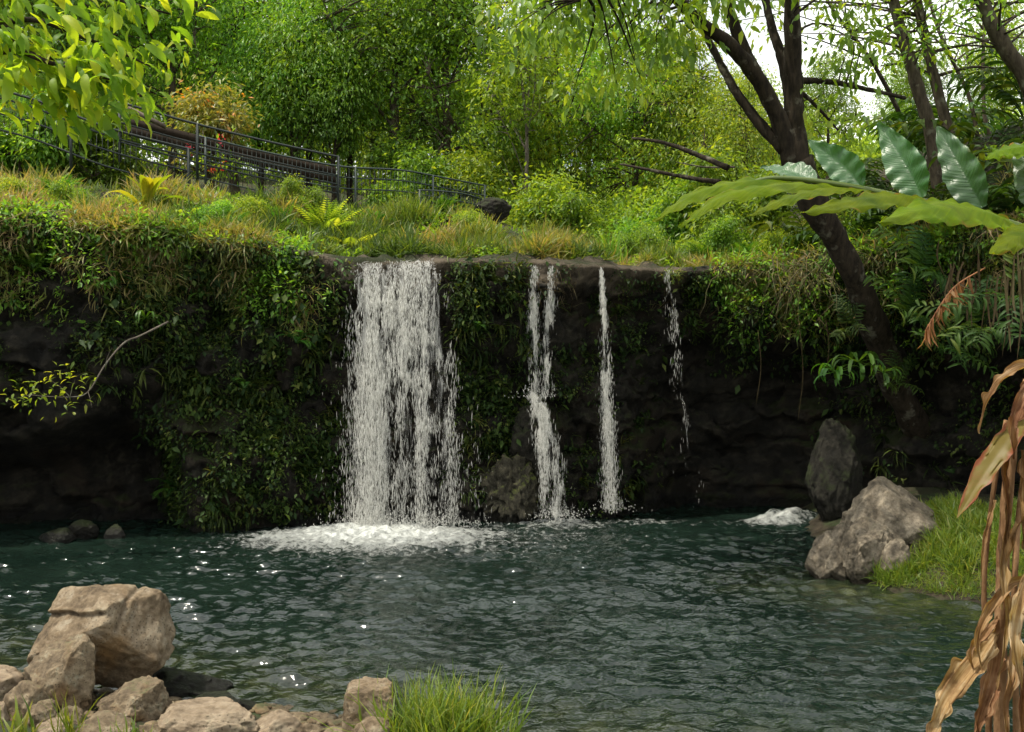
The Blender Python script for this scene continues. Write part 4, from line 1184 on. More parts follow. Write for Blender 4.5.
def tree(protos, loc, label, rz=0., s=1., group=None, name='tree', cat='tree'):
    root = thing(name, label, cat, loc, rz, group)
    root.scale = (s if np.isscalar(s) else s[0],) * 2 + (s if np.isscalar(s) else s[1],)
    put('trunk', protos[0], root); put('crown', protos[1], root)
    return root


PR = {
    'a': gen_tree(301, 11, .17, 1.2, 10.5, 2.6, 320, 40, .185, .42, .42, M['leaf_mid'], M['bark_mid']),
    'b': gen_tree(302, 12, .20, 1.6, 11.5, 2.9, 340, 42, .17, .40, .45, M['leaf_dark'], M['bark_mid'], hole=.48),
    'c': gen_tree(303, 9, .13, .8, 8.5, 2.3, 270, 40, .195, .36, .40, M['leaf_yellow'], M['bark_mid'], droop=.7),
    'd': gen_tree(304, 13, .15, 4.0, 12.5, 2.2, 220, 44, .175, .40, .42, M['leaf_mid'], M['bark_grey'], hole=.46),
    'g': gen_tree(307, 7.5, .12, 2.1, 7.2, 1.35, 120, 56, .19, .30, .34, M['leaf_mid'], M['bark_dark'], droop=.9, hole=.36),
    'e': gen_tree(305, 4.0, .07, .2, 3.6, 1.7, 210, 44, .22, .40, .30, M['leaf_mid'], M['bark_mid'], hole=.45, hfreq=1.1),
    'f': gen_tree(306, 3.2, .06, .1, 2.8, 1.6, 210, 44, .20, .42, .28, M['leaf_yellow'], M['bark_mid'], hole=.45, hfreq=1.1),
}
DESC = {'g': 'slim dark stemmed tree', 'a': 'mid green leafy tree', 'b': 'dark green dense tree', 'c': 'yellow green drooping tree', 'd': 'tall thin stemmed high crowned tree', 'e': 'bushy green understorey shrub', 'f': 'bright yellow green understorey shrub'}
ORD = ['first', 'second', 'third', 'fourth', 'fifth', 'sixth', 'seventh', 'eighth', 'ninth', 'tenth', 'eleventh', 'twelfth']


def forest(rows):
    for rowname, grp, items in rows:
        cnt = {}
        for px, Y, kd, s in sorted(items):
            cnt[kd] = cnt.get(kd, 0) + 1
        seen = {}
        for px, Y, kd, s in sorted(items):
            seen[kd] = seen.get(kd, 0) + 1
            lab = f'{DESC[kd]}, {rowname}'
            if cnt[kd] > 1: lab += f', {ORD[seen[kd] - 1]} such from the left'
            x = (px - 512) / F * Y
            shrub = kd in 'ef'
            tree(PR[kd], (x, Y, float(plateau(x, Y)) - .05), lab, rng.random() * 6.28, s * rng.uniform(.93, 1.07), grp, 'shrub' if shrub else 'tree', 'shrub' if shrub else 'tree')


forest([
    ('thicket behind the fence', 'shrubs behind the fence', [(20, 27, 'e', .9), (100, 28, 'e', .9), (410, 30, 'e', .8), (470, 29.5, 'f', .8), (545, 28, 'f', .75), (590, 27, 'e', .6), (655, 26, 'e', .55), (695, 25.5, 'e', .6), (735, 24, 'e', .7), (660, 29, 'f', .9)]),
    ('front row of the wood', 'trees of the wood behind the falls', [(-30, 29, 'a', 1.), (70, 30, 'b', 1.), (165, 31, 'a', 1.), (262, 31, 'g', 1.), (292, 30.5, 'g', .95), (309, 31.2, 'g', 1.05), (333, 30.6, 'g', .9), (350, 31.6, 'g', 1.1), (400, 31.5, 'b', 1.05), (455, 32, 'a', 1.), (560, 33, 'c', .95), (625, 31, 'a', .8), (690, 30, 'c', .85), (740, 28, 'c', .6)]),
    ('second row of the wood', 'trees of the wood behind the falls', [(10, 36, 'b', 1.2), (130, 37, 'd', 1.2), (215, 37, 'a', 1.1), (300, 38, 'd', 1.2), (385, 38, 'a', 1.2), (440, 39, 'd', 1.2), (510, 40, 'c', 1.), (590, 40, 'd', 1.0), (670, 38, 'c', .95), (750, 36, 'c', .7), (830, 36, 'a', .45), (920, 36, 'a', .45), (1000, 34, 'c', .6)]),
    ('back row of the wood', 'trees of the wood behind the falls', [(-20, 46, 'a', 1.4), (110, 47, 'b', 1.4), (240, 47, 'a', 1.3), (370, 48, 'c', 1.4), (520, 50, 'a', 1.0), (620, 50, 'c', .9), (700, 48, 'b', .7), (800, 46, 'c', .55), (900, 46, 'a', .5), (990, 44, 'b', .5)]),
])
for i_, (px, Y, kd, s, lab) in enumerate(((12, 18.4, 'f', .24, 'low leafy shrub on the rim at the left edge under the overhanging branches'), (70, 18.6, 'e', .22, 'low green shrub on the rim below the picket fence'), (118, 18.3, 'f', .20, 'small yellowish shrub on the rim above the cave'),
        (215, 18.9, 'e', .20, 'small green shrub at the left end of the rocky lip'), (250, 20.4, 'f', .22, 'yellowish shrub below the sloping fence, right of the smaller green rosette'), (300, 21.2, 'e', .24, 'green shrub at the foot of the sloping fence'), (470, 21.6, 'f', .22, 'small yellowish shrub below the dark brown rock'),
        (640, 21.6, 'e', .28, 'green shrub on the flat rim right of the sword leaved clump'), (690, 22.5, 'f', .24, 'yellow green shrub on the flat rim left of the leaning tree'), (730, 21.5, 'e', .30, 'green shrub close to the left of the leaning tree'), (778, 20.6, 'f', .26, 'yellowish shrub right above the tangled dry roots'))):
    x = (px - 512) / F * Y
    tree(PR[kd], (x, Y, float(plateau(x, Y)) - .08), lab, i_ * 1.7, s, 'low shrubs on the bank', 'shrub', 'shrub')
# thin tree that stands alone in front of the gap, mid photo
sl = gen_tree(311, 9.5, .08, 2.0, 9.2, 1.5, 110, 34, .18, .40, .30, M['leaf_yellow'], M['bark_grey'], lean=(-.5, 0), hole=.4)
x = (528 - 512) / F * 29
tree(sl, (x, 29, float(plateau(x, 29))), 'slender pale stemmed tree standing alone right of the curved fence', name='tree')
# croton with orange leaves
cr = gen_tree(312, 3.4, .06, .5, 3.4, .95, 110, 40, .20, .36, .22, M['leaf_croton'], M['bark_mid'], hole=.3)
x = (212 - 512) / F * 27.2
tree(cr, (x, 27.2, float(plateau(x, 27.2)) + .35), 'croton bush with orange and olive leaves behind the sloping fence', name='croton_bush', cat='shrub')
M['petal'] = leaf_mat('red_petals', [(.45, .03, .04), (.6, .06, .05)], trans=.3)
t = thing('flowering_plant', 'small red flowering plant seen through the rails of the sloping fence', 'flower', at(215, 190, 24.6))
mb = MB(); r = np.random.default_rng(640); tips = r.normal(0, 1, (9, 3)) * np.array([.24, .15, .34]) + np.array([0, 0, .75])
for q in tips: tube(mb, spline([(0, 0, -.3), q * .55 + np.array([0, 0, .05]), q], 8), .012, 4)
mb.build('stem', M['bark_mid'], t)
mb = MB(); P = np.repeat(tips, 10, 0) * r.uniform(.4, 1, (90, 1)) + r.normal(0, .08, (90, 3))
leaves(mb, P, r.normal(0, 1, (90, 3)), np.array([0, 0, 1.]) + r.normal(0, .3, (90, 3)), .16, .07, T_DIA); mb.build('foliage', M['leaf_mid'], t)
for q in tips[:4]:
    mb = MB(); leaves(mb, q + r.normal(0, .05, (12, 3)), r.normal(0, 1, (12, 3)), r.normal(0, 1, (12, 3)), .10, .055, T_DIA); mb.build('blossom', M['petal'], t)

# far wood: one mass on the hill
mb = MB(); n = 75000
x = rng.uniform(-62, 40, n); y = rng.uniform(56, 72, n)
hh = (7.5 + 4 * fbm(np.stack([x * .22, y * .22, 0 * x], -1), 3, 260)) * np.interp(x, [-60, -4, 8, 40], [1.2, .95, .5, .5])
z = plateau(x, y) + rng.random(n) ** .7 * hh
leaves(mb, np.stack([x, y, z], 1), rng.normal(0, .6, (n, 3)) + np.array([0, -.4, -.4]), rng.normal(0, .5, (n, 3)) + np.array([0, 0, 1.]), rng.uniform(.35, .75, n), rng.uniform(.16, .36, n), T_DIA,
       np.clip(.45 + .6 * fbm(np.stack([x * .3, y * .3, z * .3], -1), 3, 261) + rng.normal(0, .12, n), 0, 1))
o = mb.build('far_wood', M['leaf_far']); tag(o, 'far off mass of trees closing the view', 'wood', kind='stuff')

# ---- the leaning dark tree on the right-hand rim
ORG = at(882, 352, 18.4)


def poly(pts): return np.array([at(*p) for p in pts]) - ORG


t = thing('leaning_tree', 'dark leaning tree forking into several trunks at the right of the falls', 'tree', ORG)
mb = MB()
stem = poly([(925, 440, 19.6), (900, 395, 18.9), (882, 348, 18.35), (864, 300, 17.85), (838, 245, 17.4), (815, 205, 17.1), (798, 160, 16.9)])
tube(mb, spline(stem, 40), np.interp(np.linspace(0, 1, 40), [0, .3, .6, 1], [.28, .25, .22, .25]), 14, rough=.35, seed=4)
limbs = {
    'main': (poly([(800, 172, 16.9), (794, 110, 16.85), (793, 50, 16.7), (791, -10, 16.5), (786, -90, 16.2), (770, -200, 15.8)]), .24, .10),
    'b': (poly([(792, 165, 16.9), (779, 120, 16.8), (758, 79, 16.6), (735, 50, 16.4), (705, 26, 16.1), (678, 0, 15.8), (640, -40, 15.4), (590, -70, 15.)]), .21, .06),
    'c': (poly([(762, 86, 16.7), (742, 45, 16.7), (728, 5, 16.6), (715, -50, 16.4), (690, -130, 16.2)]), .16, .06),
    'd': (poly([(793, 110, 16.85), (783, 62, 16.9), (773, 30, 17.0), (764, -5, 17.0), (740, -90, 17.)]), .13, .06),
    'a': (poly([(784, 150, 16.85), (758, 122, 17.0), (735, 90, 17.1), (716, 55, 17.2), (705, 30, 17.2), (690, -30, 17.2)]), .13, .05),
    'r': (poly([(796, 80, 16.8), (830, 82, 17.1), (866, 89, 17.5), (905, 98, 18.)]), .075, .035),
    'r2': (poly([(797, 88, 16.8), (818, 108, 16.9), (838, 130, 17.)]), .05, .02),
    'over': (poly([(786, -90, 16.2), (720, -110, 14.8), (640, -60, 13.6), (580, 0, 13.2)]), .09, .02),
}
for k_, (p, ra, rb) in limbs.items():
    q = spline(p, 34); tube(mb, q, np.linspace(ra * .8, rb * .85, 34), 11, rough=.3, seed=len(k_) * 7 + int(ra * 100))
r = np.random.default_rng(401)
cl_c = []
def sprays(px0, px1, py0, py1, Y0, Y1, n):
    for _ in range(n):
        cl_c.append(at(r.uniform(px0, px1), r.uniform(py0, py1), r.uniform(Y0, Y1)) - ORG)
sprays(500, 690, -110, 40, 13, 16, 85)
sprays(690, 800, -160, -5, 13, 16, 40)
sprays(540, 680, -20, 90, 14, 17, 26)
sprays(800, 870, -120, 20, 15, 17.5, 16)
for _ in range(110):  # unseen upper crown, added to shade the right-hand wall and dapple the outcrop
    cl_c.append(np.array([r.uniform(.5, 8.), r.uniform(12.5, 18.5), r.uniform(10.2, 13.2)]) - ORG)
sprays(805, 880, 30, 120, 16.6, 17.6, 10)
Q = np.array(cl_c)
Sm = np.vstack([spline(p, 30)[4:] for k_, (p, _, _) in limbs.items() if k_ not in ('r', 'r2')]); Sr = np.vstack([spline(limbs[k_][0], 30)[4:] for k_ in ('r', 'r2')])
for q in Q:
    dr = np.linalg.norm(Sr - q, axis=1); a = Sr[int(np.argmin(dr))] if dr.min() < .9 else Sm[int(np.argmin(np.linalg.norm(Sm - q, axis=1)))]; L = np.linalg.norm(q - a)
    tube(mb, spline([a, (a + q) / 2 + np.array([0, 0, .12 * L]) + r.normal(0, .06 * L, 3), q], 8), np.linspace(.010 + .010 * L, .004, 8), 4)
mb.build('trunk', M['bark_dark'], t)
lp = 26; Pc = np.repeat(Q, lp, 0); n = len(Pc)
off = r.normal(0, 1, (n, 3)) * np.array([.27, .27, .17])
mb = MB(); Ls = r.uniform(.12, .24, n)
leaves(mb, Pc + off, nrm(off) * .5 + np.array([0, 0, -.75]) + r.normal(0, .35, (n, 3)), np.array([0, 0, 1.]) + r.normal(0, .5, (n, 3)), Ls, Ls * .38, T_LANCE, np.clip(np.repeat(r.normal(.45, .22, len(Q)), lp) + r.normal(0, .12, n), 0, 1))
mb.build('crown', M['leaf_mid'], t)

# bare fallen limbs left of it
for lab, pts, ra in (('upper of two dark bare limbs lying behind the leaning tree', [(632, 138, 19.5), (665, 143, 19.), (700, 156, 18.6), (728, 168, 18.2)], .06), ('lower of two dark bare limbs lying behind the leaning tree', [(620, 164, 19.2), (650, 170, 18.8), (690, 178, 18.4), (720, 182, 18.)], .05),
                     ('pale thin stick lying between the two dark bare limbs', [(676, 162, 18.6), (705, 167, 18.4), (735, 167, 18.2)], .022)):
    W = np.array([at(*p) for p in pts]); mb = MB(); tube(mb, spline(W - W[0], 16), np.linspace(ra * .4, ra, 16), 7, rough=.3)
    o = mb.build('fallen_limb', M['bark_dark'] if 'pale' not in lab else M['bark_grey']); o.location = tuple(W[0]); tag(o, lab, 'branch')

# slim trunks at the upper right
for i_, (pts, ra, rb, lab) in enumerate((
        ([(932, 140, 19.0), (918, 90, 19.), (905, 45, 19.), (892, -10, 19.), (885, -80, 19.)], .14, .09, 'slim dark trunked tree nearest right of the leaning tree'),
        ([(948, 130, 20.), (935, 80, 20.), (924, 35, 20.), (916, -10, 20.), (910, -80, 20.)], .12, .08, 'slim dark trunked tree close behind the nearest one right of the leaning tree'),
        ([(1030, 90, 18.5), (1003, 45, 18.5), (983, 5, 18.5), (965, -50, 18.5)], .17, .12, 'thick leaning trunk in the top right corner'),
        ([(905, 128, 22.), (880, 75, 22.), (860, 45, 22.), (830, 5, 22.), (810, -40, 22.)], .055, .03, 'very thin stem slanting left across the bright sky gap'),
        ([(970, 100, 22.), (952, 60, 22.), (935, 20, 22.), (920, -40, 22.)], .05, .03, 'very thin stem slanting between the slim trunks and the corner trunk'),
        ([(985, 120, 23.), (983, 60, 23.), (984, 20, 23.), (980, -40, 23.)], .05, .035, 'thin upright stem beside the corner trunk'))):
    Y0 = pts[0][2]; x = (pts[0][0] - 512) / F * Y0; gz = float(plateau(x, Y0))
    W = np.array([[x + .25, Y0, gz - .3]] + [at(*p) for p in pts]); o0 = W[0].copy()
    t = thing('tree', lab, 'tree', o0, 0, 'slim trunks on the right')
    mb = MB(); R = spline(W - o0, 30); tube(mb, R, np.linspace(ra, rb, 30), 9, rough=.25, seed=i_)
    r = np.random.default_rng(500 + i_); Q = []
    for _ in range(30 if i_ < 3 else 10):
        b0 = R[r.integers(14, 30)]; q = b0 + np.array([r.normal(0, 1.1), r.normal(0, .8), r.uniform(-.1, .8)]); Q.append(q)
        tube(mb, spline([b0, (b0 + q) / 2 + np.array([0, 0, .1]), q], 7), np.linspace(.025, .007, 7), 4)
    if i_ == 1:
        b0 = R[12]
        for e in ((1015, 72, 20.), (880, 66, 20.)):
            q = at(*e) - o0; tube(mb, spline([b0, (b0 + q) / 2 + np.array([0, 0, .15]), q], 10), np.linspace(.04, .014, 10), 5); Q.append(q)
    mb.build('trunk', M['bark_mid'] if i_ != 3 else M['bark_dark'], t)
    Q = np.array(Q); lp = 30; Pc = np.repeat(Q, lp, 0); n = len(Pc); off = r.normal(0, 1, (n, 3)) * np.array([.3, .3, .2])
    Ls = r.uniform(.12, .22, n); mb = MB()
    leaves(mb, Pc + off, nrm(off) + np.array([0, 0, -.5]) + r.normal(0, .3, (n, 3)), np.array([0, 0, 1.]) + r.normal(0, .5, (n, 3)), Ls, Ls * .4, T_DIA)
    mb.build('crown', M['leaf_mid'], t)


# ---- jungle on the right-hand slope: leafy canes
def cane_mb(n_stem, L, ll, seed):
    r = np.random.default_rng(seed); mb = MB()
    for k in range(n_stem):
        a = r.uniform(0, 6.28); h = np.array([math.cos(a), math.sin(a), 0]); l = L * r.uniform(.7, 1.1); e = math.radians(r.uniform(50, 85))
        pts = [h * .08]
        for s in range(5):
            pts.append(pts[-1] + (h * math.cos(e) + np.array([0, 0, math.sin(e)])) * l / 5); e -= r.uniform(.15, .42)
        R = spline(pts, 22); T = nrm(np.gradient(R, axis=0)); S = nrm(np.cross(T, np.array([0, 0, 1.]) + .01 * h)); N = np.cross(S, T)
        tube(mb, R[::3], np.linspace(.014, .005, 8), 5, .3)
        idx = np.arange(4, 22); sg = np.where(idx % 2 == 0, 1., -1.)[:, None]
        leaves(mb, R[idx], S[idx] * sg * .9 + T[idx] * .55 + np.array([0, 0, -.25]) + r.normal(0, .12, (18, 3)), N[idx] + r.normal(0, .15, (18, 3)), ll * r.uniform(.75, 1.1, 18), ll * .19, T_STRAP, np.clip(r.normal(.45, .2) + r.normal(0, .12, 18), 0, 1))
    return mb


cane = [cane_mb(7, 1.9, .50, 601), cane_mb(6, 1.5, .42, 602), cane_mb(8, 2.3, .46, 603)]
cm = [c.mesh('cane_plant', M['ginger']) for c in cane]
spots = [(8.6, 18.3), (7.6, 18.9), (9.4, 17.2), (8.9, 17.4), (9.9, 16.6), (10.4, 15.6), (6.7, 19.6), (7.9, 20.4), (9.2, 19.3), (10.2, 18.), (11.1, 16.9), (11.5, 15.4), (8.8, 21.6), (10.4, 20.), (11.8, 18.4), (6.2, 20.8), (12.2, 16.8), (7.2, 22.2), (9.7, 22.8), (11.6, 21.2), (10.9, 14.7), (9.6, 15.8), (8.2, 17.7), (9.1, 16.6), (13, 19.5), (12.5, 22.), (8.3, 24.), (10.6, 24.)]
for i_, (x, y) in enumerate(spots):
    front = y - Yc(x)
    px = 512 + x / y * F
    o = put('cane_plant', cm[i_ % 3]); o.location = (x, y, float(plateau(x, y)) - .05); o.rotation_euler = (.22 if front < .8 else .0, 0, rng.random() * 6.28); o.scale = (rng.uniform(.85, 1.2),) * 3
    row = 'rim' if front < 1.2 else ('slope' if front < 3.4 else 'slope top')
    tag(o, 'x', 'plant', 'leafy cane plants on the right hand slope'); o['row'] = row; o['px'] = px
for row in ('rim', 'slope', 'slope top'):
    L = sorted([o for o in C.objects if o.get('row') == row], key=lambda o: o['px'])
    for k_, o in enumerate(L):
        ld = ['arching leafy cane plant', 'broad leafy cane plant', 'tall leafy cane plant'][cm.index(o.data)]
        o['label'] = f'{ld}, {ORD[k_]} from the leaning tree on the {row} at right'
        del o['row']; del o['px']
for i_, (px, py, Y, s, lab) in enumerate(((905, 318, 17.6, 0.54, 'drooping cane plant just right of the leaning trunk'), (850, 330, 17.8, 0.43, 'short cane plant hugging the left of the leaning trunk foot'), (938, 352, 17.0, 0.50, 'cane plant hanging in the shade below the red brown frond'),
        (985, 330, 16.0, 0.58, 'cane plant hanging behind the limp dry stems'), (890, 386, 17.9, 0.40, 'lowest small cane plant over the foot of the leaning trunk'), (1015, 300, 15.0, 0.58, 'cane plant spilling down at the right edge of the photo'), (915, 275, 17.5, 0.58, 'cane plant drooping from the rim right behind the leaning trunk'))):
    o = put('cane_plant', cm[i_ % 3]); o.location = tuple(at(px, py, Y)); o.rotation_euler = (.9, 0, i_ * 2.1); o.scale = (s,) * 3
    o.rotation_euler = (.9, .2 * (-1) ** i_, .3 * (-1) ** i_)
    tag(o, lab, 'plant', 'leafy cane plants on the right hand slope')
# one cane drooping its dead red brown leaves
mb = MB(); t0 = at(948, 300, 15.6); W = np.array([at(985, 268, 15.2), at(958, 284, 14.9), at(942, 303, 14.7), at(926, 330, 14.6)]) - t0
R = spline(W, 16); tube(mb, R, .012, 5, .2); n = 44; k_ = rng.integers(3, 16, n)
leaves(mb, R[k_], np.array([0, 0, -1.]) + rng.normal(0, .22, (n, 3)), rng.normal(0, 1, (n, 3)), rng.uniform(.18, .40, n), .05, T_BLADE, rng.random(n))
M['redbrown'] = leaf_mat('red_brown_leaf', [(.22, .09, .04), (.40, .17, .08), (.50, .30, .16)], trans=.25, rough=.7)
plant('dead_frond', mb, M['redbrown'], t0, 'withered red brown frond hanging before the shaded wall at the right', 'frond')
for i_, (px, y0, y1, Y, lab) in enumerate(((994, 285, 360, 15.5, 'limp dry brown stems hanging right of the red brown frond'), (1014, 255, 365, 14., 'longest bundle of limp dry stems at the right edge'), (965, 262, 310, 15.2, 'short greyish dry leaves hanging above the red brown frond'))):
    mb = MB(); o0 = at(px, y0, Y); n = 11; Ls = (y1 - y0) / F * Y
    for k_ in range(n):
        a = rng.normal(0, .16, 3); pts = [a, a + np.array([rng.normal(0, .05), 0, -.4 * Ls]), a + np.array([rng.normal(0, .1), rng.normal(0, .06), -Ls * rng.uniform(.6, 1.)])]
        ribbon(mb, pts, rng.uniform(.015, .05), (0, -1, .1), n=8, m=3, wave=.15, wfreq=3, tint=rng.random() * .6, seed=i_ * 40 + k_, base_w=.5)
    plant('dry_stems', mb, M['drygrass'], o0, lab, 'stems')

# ----------------------------------------------------------------- foreground, right: big ginger shoot
SY = 3.35
root = thing('ginger_shoot', 'large leafy ginger shoot arching in from the right edge with glossy raised leaves', 'plant', (2.15, SY, 1.25))
o0 = np.array([2.15, SY, 1.25])
g_ = lambda px, py, Y=SY: at(px, py, Y) - o0
mb = MB()
tube(mb, spline([(0, 0, 0), (-.02, 0, .9), g_(1105, 290), g_(1045, 238), g_(965, 212), g_(895, 196), g_(835, 184), g_(775, 178), g_(740, 186)], 50), np.linspace(.022, .006, 50), 8)
M['shoot'] = paint_mat('green_cane', (.05, .09, .012), (.10, .13, .02), .4)
mb.build('stem', M['shoot'], root)
for i_, (b_, mid, tip, w, up) in enumerate((
        (g_(862, 188), g_(842, 166, SY + .03), g_(808, 140, SY + .08), .125, (-.55, -.75, .35)),
        (g_(922, 198), g_(905, 164, SY + .03), g_(878, 122, SY + .10), .145, (-.6, -.72, .3)),
        (g_(982, 208), g_(962, 170, SY + .03), g_(937, 126, SY + .10), .145, (-.62, -.72, .25)),
        (g_(1050, 216), g_(1036, 180, SY + .03), g_(1014, 142, SY + .10), .145, (-.6, -.72, .3)),
        (g_(815, 182), g_(790, 172, SY + .1), g_(760, 168, SY + .2), .10, (0, -.6, .7)))):
    mb = MB(); ribbon(mb, [b_, mid, tip], w, (up[0] - .22, up[1], up[2]), n=60, m=15, fold=.42, wave=.06, wfreq=6, tint=None, tear=.12, seed=700 + i_, power=.75, base_w=.3, curl=-.2)
    mb.build('leaf', M['hero_top'], root)
for i_, (pts, w, up) in enumerate((
        ([g_(800, 183), g_(760, 180, SY - .02), g_(700, 192, SY - .08), g_(652, 222, SY - .14)], .105, (-.15, -.55, .8)),
        ([g_(850, 188), g_(790, 184, SY - .10), g_(725, 196, SY - .2), g_(680, 227, SY - .26)], .10, (-.1, -.55, .8)),
        ([g_(872, 190), g_(832, 188, SY - .14), g_(788, 198, SY - .26), g_(746, 217, SY - .34)], .085, (-.1, -.5, .8)),
        ([g_(940, 203), g_(905, 196, SY - .14), g_(855, 201, SY - .3), g_(800, 213, SY - .42)], .125, (0, -.62, .7)),
        ([g_(1020, 226), g_(985, 212, SY - .18), g_(935, 208, SY - .36), g_(880, 222, SY - .5)], .165, (.1, -.72, .62)),
        ([g_(1085, 240), g_(1050, 228, SY - .2), g_(1020, 236, SY - .3), g_(990, 254, SY - .4)], .15, (0, -.6, .7)),
        ([g_(1060, 150), g_(1035, 146, SY), g_(1005, 150, SY), g_(985, 160, SY)], .12, (0, -.6, .8)))):
    mb = MB(); ribbon(mb, pts, w, up, n=80, m=15, fold=-.25, wave=.08, wfreq=8, tint=None, tear=.2, seed=720 + i_, power=.8, base_w=.25)
    mb.build('leaf', M['hero_low'], root)

# foreground, right: withered stalks
DY = 2.95
root = thing('withered_cane', 'withered brown cane with limp torn leaves hanging at the right edge', 'plant', (1.47, DY, 1.2)); o0 = np.array([1.47, DY, 1.2])
h_ = lambda px, py, Y=DY: at(px, py, Y) - o0
for pts, ra in (([h_(1004, 790), h_(1000, 690), h_(1003, 560), h_(1012, 450), h_(1028, 380)], .022), ([h_(985, 790, DY + .05), h_(990, 680, DY + .03), h_(984, 590, DY + .03), h_(992, 500, DY + .03), h_(1006, 420, DY)], .010), ([h_(1020, 790, DY - .03), h_(1014, 640, DY - .03), h_(1018, 520, DY), h_(1030, 430, DY)], .011)):
    mb = MB(); tube(mb, spline(pts, 30), np.linspace(ra, ra * .6, 30), 9, rough=.25, seed=int(ra * 1000)); mb.build('stalk', M['stem'], root)
wl = [
    ([h_(1040, 362), h_(1008, 376, DY - .02), h_(988, 402, DY - .04), h_(979, 434, DY - .05)], .07, (-.7, -.6, .3), 'dead', .75, .9, .6),
    ([h_(1046, 372), h_(1024, 392, DY - .06), h_(1012, 425, DY - .08), h_(1014, 460, DY - .08)], .085, (-.2, -1, .1), 'dead', .95, .6, .5),
    ([h_(1026, 416), h_(1008, 438, DY - .05), h_(985, 472, DY - .08), h_(957, 518, DY - .1)], .085, (-.55, -.8, .2), 'dying', .5, .3, .0),
    ([h_(1050, 585), h_(1014, 583, DY - .05), h_(990, 610, DY - .07), h_(978, 640, DY - .08), h_(983, 672, DY - .08)], .075, (-.5, -.8, .3), 'dead', .45, .8, .6),
    ([h_(1000, 615), h_(986, 634, DY - .05), h_(972, 650, DY - .07), h_(974, 675, DY - .06)], .06, (-.6, -.8, .1), 'dead', .3, .9, .5),
    ([h_(1000, 628), h_(974, 662, DY - .05), h_(945, 702, DY - .08), h_(925, 752, DY - .1)], .12, (-.5, -.85, .2), 'dead', .35, .5, .35),
    ([h_(998, 640), h_(990, 680, DY - .06), h_(978, 720, DY - .08), h_(968, 765, DY - .08)], .10, (-.2, -1, .1), 'dead', .5, .7, .5),
    ([h_(1040, 555), h_(1024, 590, DY - .1), h_(1014, 640, DY - .12), h_(1022, 690, DY - .12)], .09, (-.2, -1, .1), 'dead', .95, .7, .4),
    ([h_(1008, 470), h_(1006, 520, DY - .05), h_(1000, 570, DY - .06), h_(1002, 610, DY - .05)], .055, (.1, -1, 0), 'dead', .4, 1., .6),
    ([h_(1022, 450), h_(1020, 500, DY - .06), h_(1024, 550, DY - .06)], .07, (.1, -1, 0), 'dead', .2, .9, .6),
    ([h_(995, 500), h_(984, 540, DY - .03), h_(980, 590, DY - .04)], .03, (-.3, -1, 0), 'dead', .5, .9, .6),
    ([h_(1012, 430), h_(1004, 470, DY - .04), h_(1008, 520, DY - .05), h_(1000, 575, DY - .05)], .06, (-.4, -1, .1), 'dead', .3, 1., .7),
    ([h_(1018, 520), h_(1002, 560, DY - .06), h_(1006, 620, DY - .08), h_(996, 690, DY - .08)], .07, (-.2, -1, .1), 'dead', .3, .9, .6),
    ([h_(1010, 600), h_(1012, 650, DY - .08), h_(1004, 710, DY - .1), h_(1010, 770, DY - .1)], .08, (0, -1, .1), 'dead', .3, .8, .6),
    ([h_(1034, 640), h_(1022, 680, DY - .08), h_(1020, 730, DY - .1), h_(1012, 780, DY - .1)], .07, (-.2, -1, .1), 'dead', .3, .9, .7),
]
for i_, (pts, w, up, mt, ti, cu, fo) in enumerate(wl):
    mb = MB(); ribbon(mb, pts, w, up, n=120, m=17, fold=fo, wave=.17 if mt == 'dead' else .06, wfreq=4 if mt == 'dead' else 6, tint=None if mt == 'dead' else ti, seed=800 + i_, power=.9, base_w=.35, curl=cu, tear=.65 if mt == 'dead' else .3)
    o = mb.build('withered_leaf', M[mt], root)
    if mt == 'dying': o['label'] = 'half green leaf with red brown margins'

# ----------------------------------------------------------------- foreground, upper left: overhanging branch
OY = 5.6
root = thing('overhanging_tree', 'sunlit yellow green leafy branches hanging in from the upper left corner', 'tree', (-4.6, OY - .3, 1.0)); o0 = np.array([-4.6, OY - .3, 1.0])
k_at = lambda px, py, Y: at(px, py, Y) - o0
mb = MB(); r = np.random.default_rng(900)
tube(mb, spline([(0, 0, -.6), (.1, 0, 1.5), (.2, 0, 3.2), (.1, .1, 5.0)], 24), np.linspace(.14, .07, 24), 10, rough=.25)
br = [[np.array([.17, 0, 2.9]), k_at(-60, 60, OY), k_at(20, 20, OY), k_at(90, 40, OY + .1), k_at(150, 66, OY + .2)],
      [np.array([.15, 0, 3.4]), k_at(-60, -60, OY), k_at(40, -30, OY + .2), k_at(120, 0, OY + .2), k_at(170, 14, OY + .3)],
      [np.array([.18, 0, 2.8]), k_at(-70, 70, OY), k_at(0, 52, OY), k_at(50, 58, OY), k_at(112, 84, OY + .1)],
      [np.array([.15, 0, 3.2]), k_at(-40, 20, OY), k_at(30, 55, OY - .1), k_at(75, 70, OY), k_at(120, 82, OY)]]
P = []; D = []
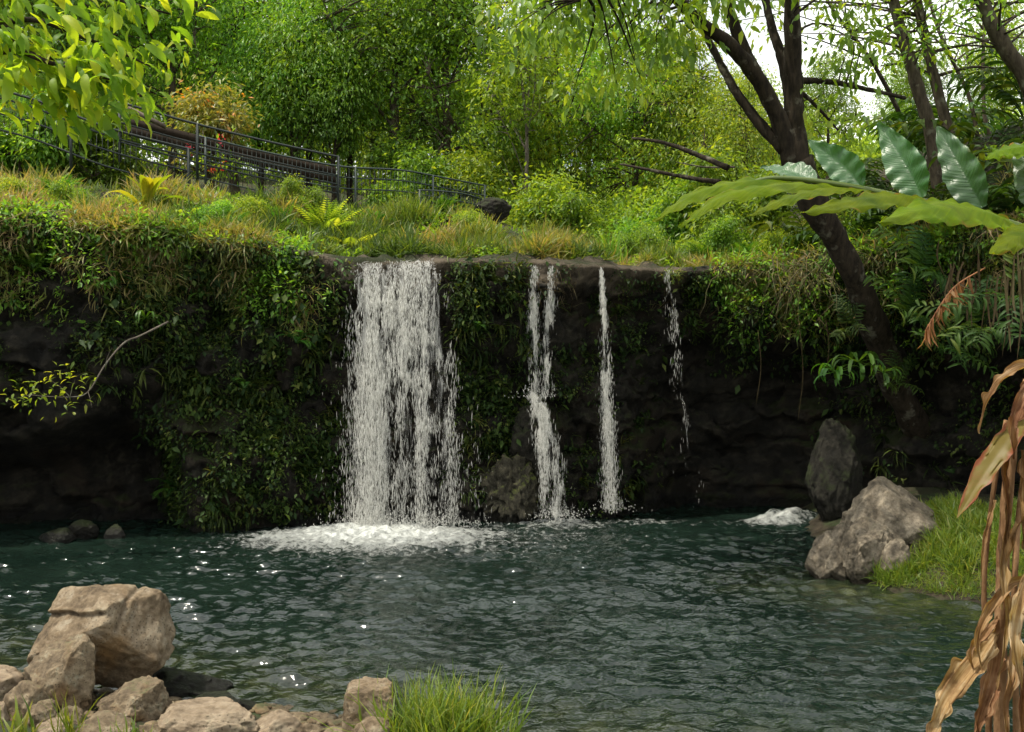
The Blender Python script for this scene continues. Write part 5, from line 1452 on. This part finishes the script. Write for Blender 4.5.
for b_ in br:
    R = spline(b_, 40); tube(mb, R, np.linspace(.03, .005, 40), 6)
    for k_ in range(12, 40):
        T = R[min(k_ + 1, 39)] - R[k_ - 1]
        for q in range(3 if k_ < 38 else 4):
            tw = R[k_] + r.normal(0, .11, 3) + np.array([0, 0, r.normal(-.03, .07)])
            for s in range(2):
                P.append(tw + r.normal(0, .025, 3)); D.append(nrm(T) * .5 + r.normal(0, .55, 3) + np.array([0, 0, -.75]))
mb.build('trunk', M['bark_dark'], root)
P = np.array(P); D = np.array(D); n = len(P)
T_BIG = T_STRAP
mb = MB(); Ls = r.uniform(.07, .18, n)
leaves(mb, P, D, np.array([0, -.3, 1.]) + r.normal(0, .5, (n, 3)), Ls, Ls * r.uniform(.28, .42, n), T_BIG, np.clip(r.normal(.5, .25, n), 0, 1))
mb.build('crown', M['leaf_sun'], root)

# ----------------------------------------------------------------- light
SUN = nrm(np.array([-.37, -.11, .92]))
el = math.asin(SUN[2]); az = math.atan2(SUN[0], SUN[1])
L_ = bpy.data.lights.new('sun', 'SUN'); L_.energy = 5.0; L_.angle = math.radians(.5); L_.color = (1, .93, .80)
s_ = bpy.data.objects.new('sun', L_); C.objects.link(s_); s_.rotation_euler = Vector(SUN).to_track_quat('Z', 'Y').to_euler()
s_.location = (-20, 14, 50)
w = bpy.data.worlds.new('World'); sc.world = w; w.use_nodes = True
nt = w.node_tree; bg = nt.nodes['Background']
sky = nt.nodes.new('ShaderNodeTexSky'); sky.sky_type = 'NISHITA'; sky.sun_disc = False
sky.sun_elevation = el; sky.sun_rotation = az; sky.dust_density = 3.; sky.air_density = 1.2
tc = nt.nodes.new('ShaderNodeTexCoord')
cn = noise_(nt, 2.2, 6, .55, tc.outputs['Generated'])
cloud = math_(nt, 'MULTIPLY', math_(nt, 'SUBTRACT', cn, .34), 4., clamp=True)
nt.links.new(mix(nt, math_(nt, 'MULTIPLY', cloud, .75), sky.outputs[0], (21, 21, 19.8)), bg.inputs[0])
bg.inputs[1].default_value = .115
vs = sc.view_settings; vs.view_transform = 'Standard'; vs.look = 'None'; vs.exposure = 0; vs.gamma = 1
cy = sc.cycles
cy.max_bounces = 5; cy.diffuse_bounces = 2; cy.glossy_bounces = 3; cy.transmission_bounces = 5; cy.transparent_max_bounces = 16
cy.caustics_reflective = False; cy.caustics_refractive = False
cy.use_adaptive_sampling = True; cy.adaptive_threshold = .03
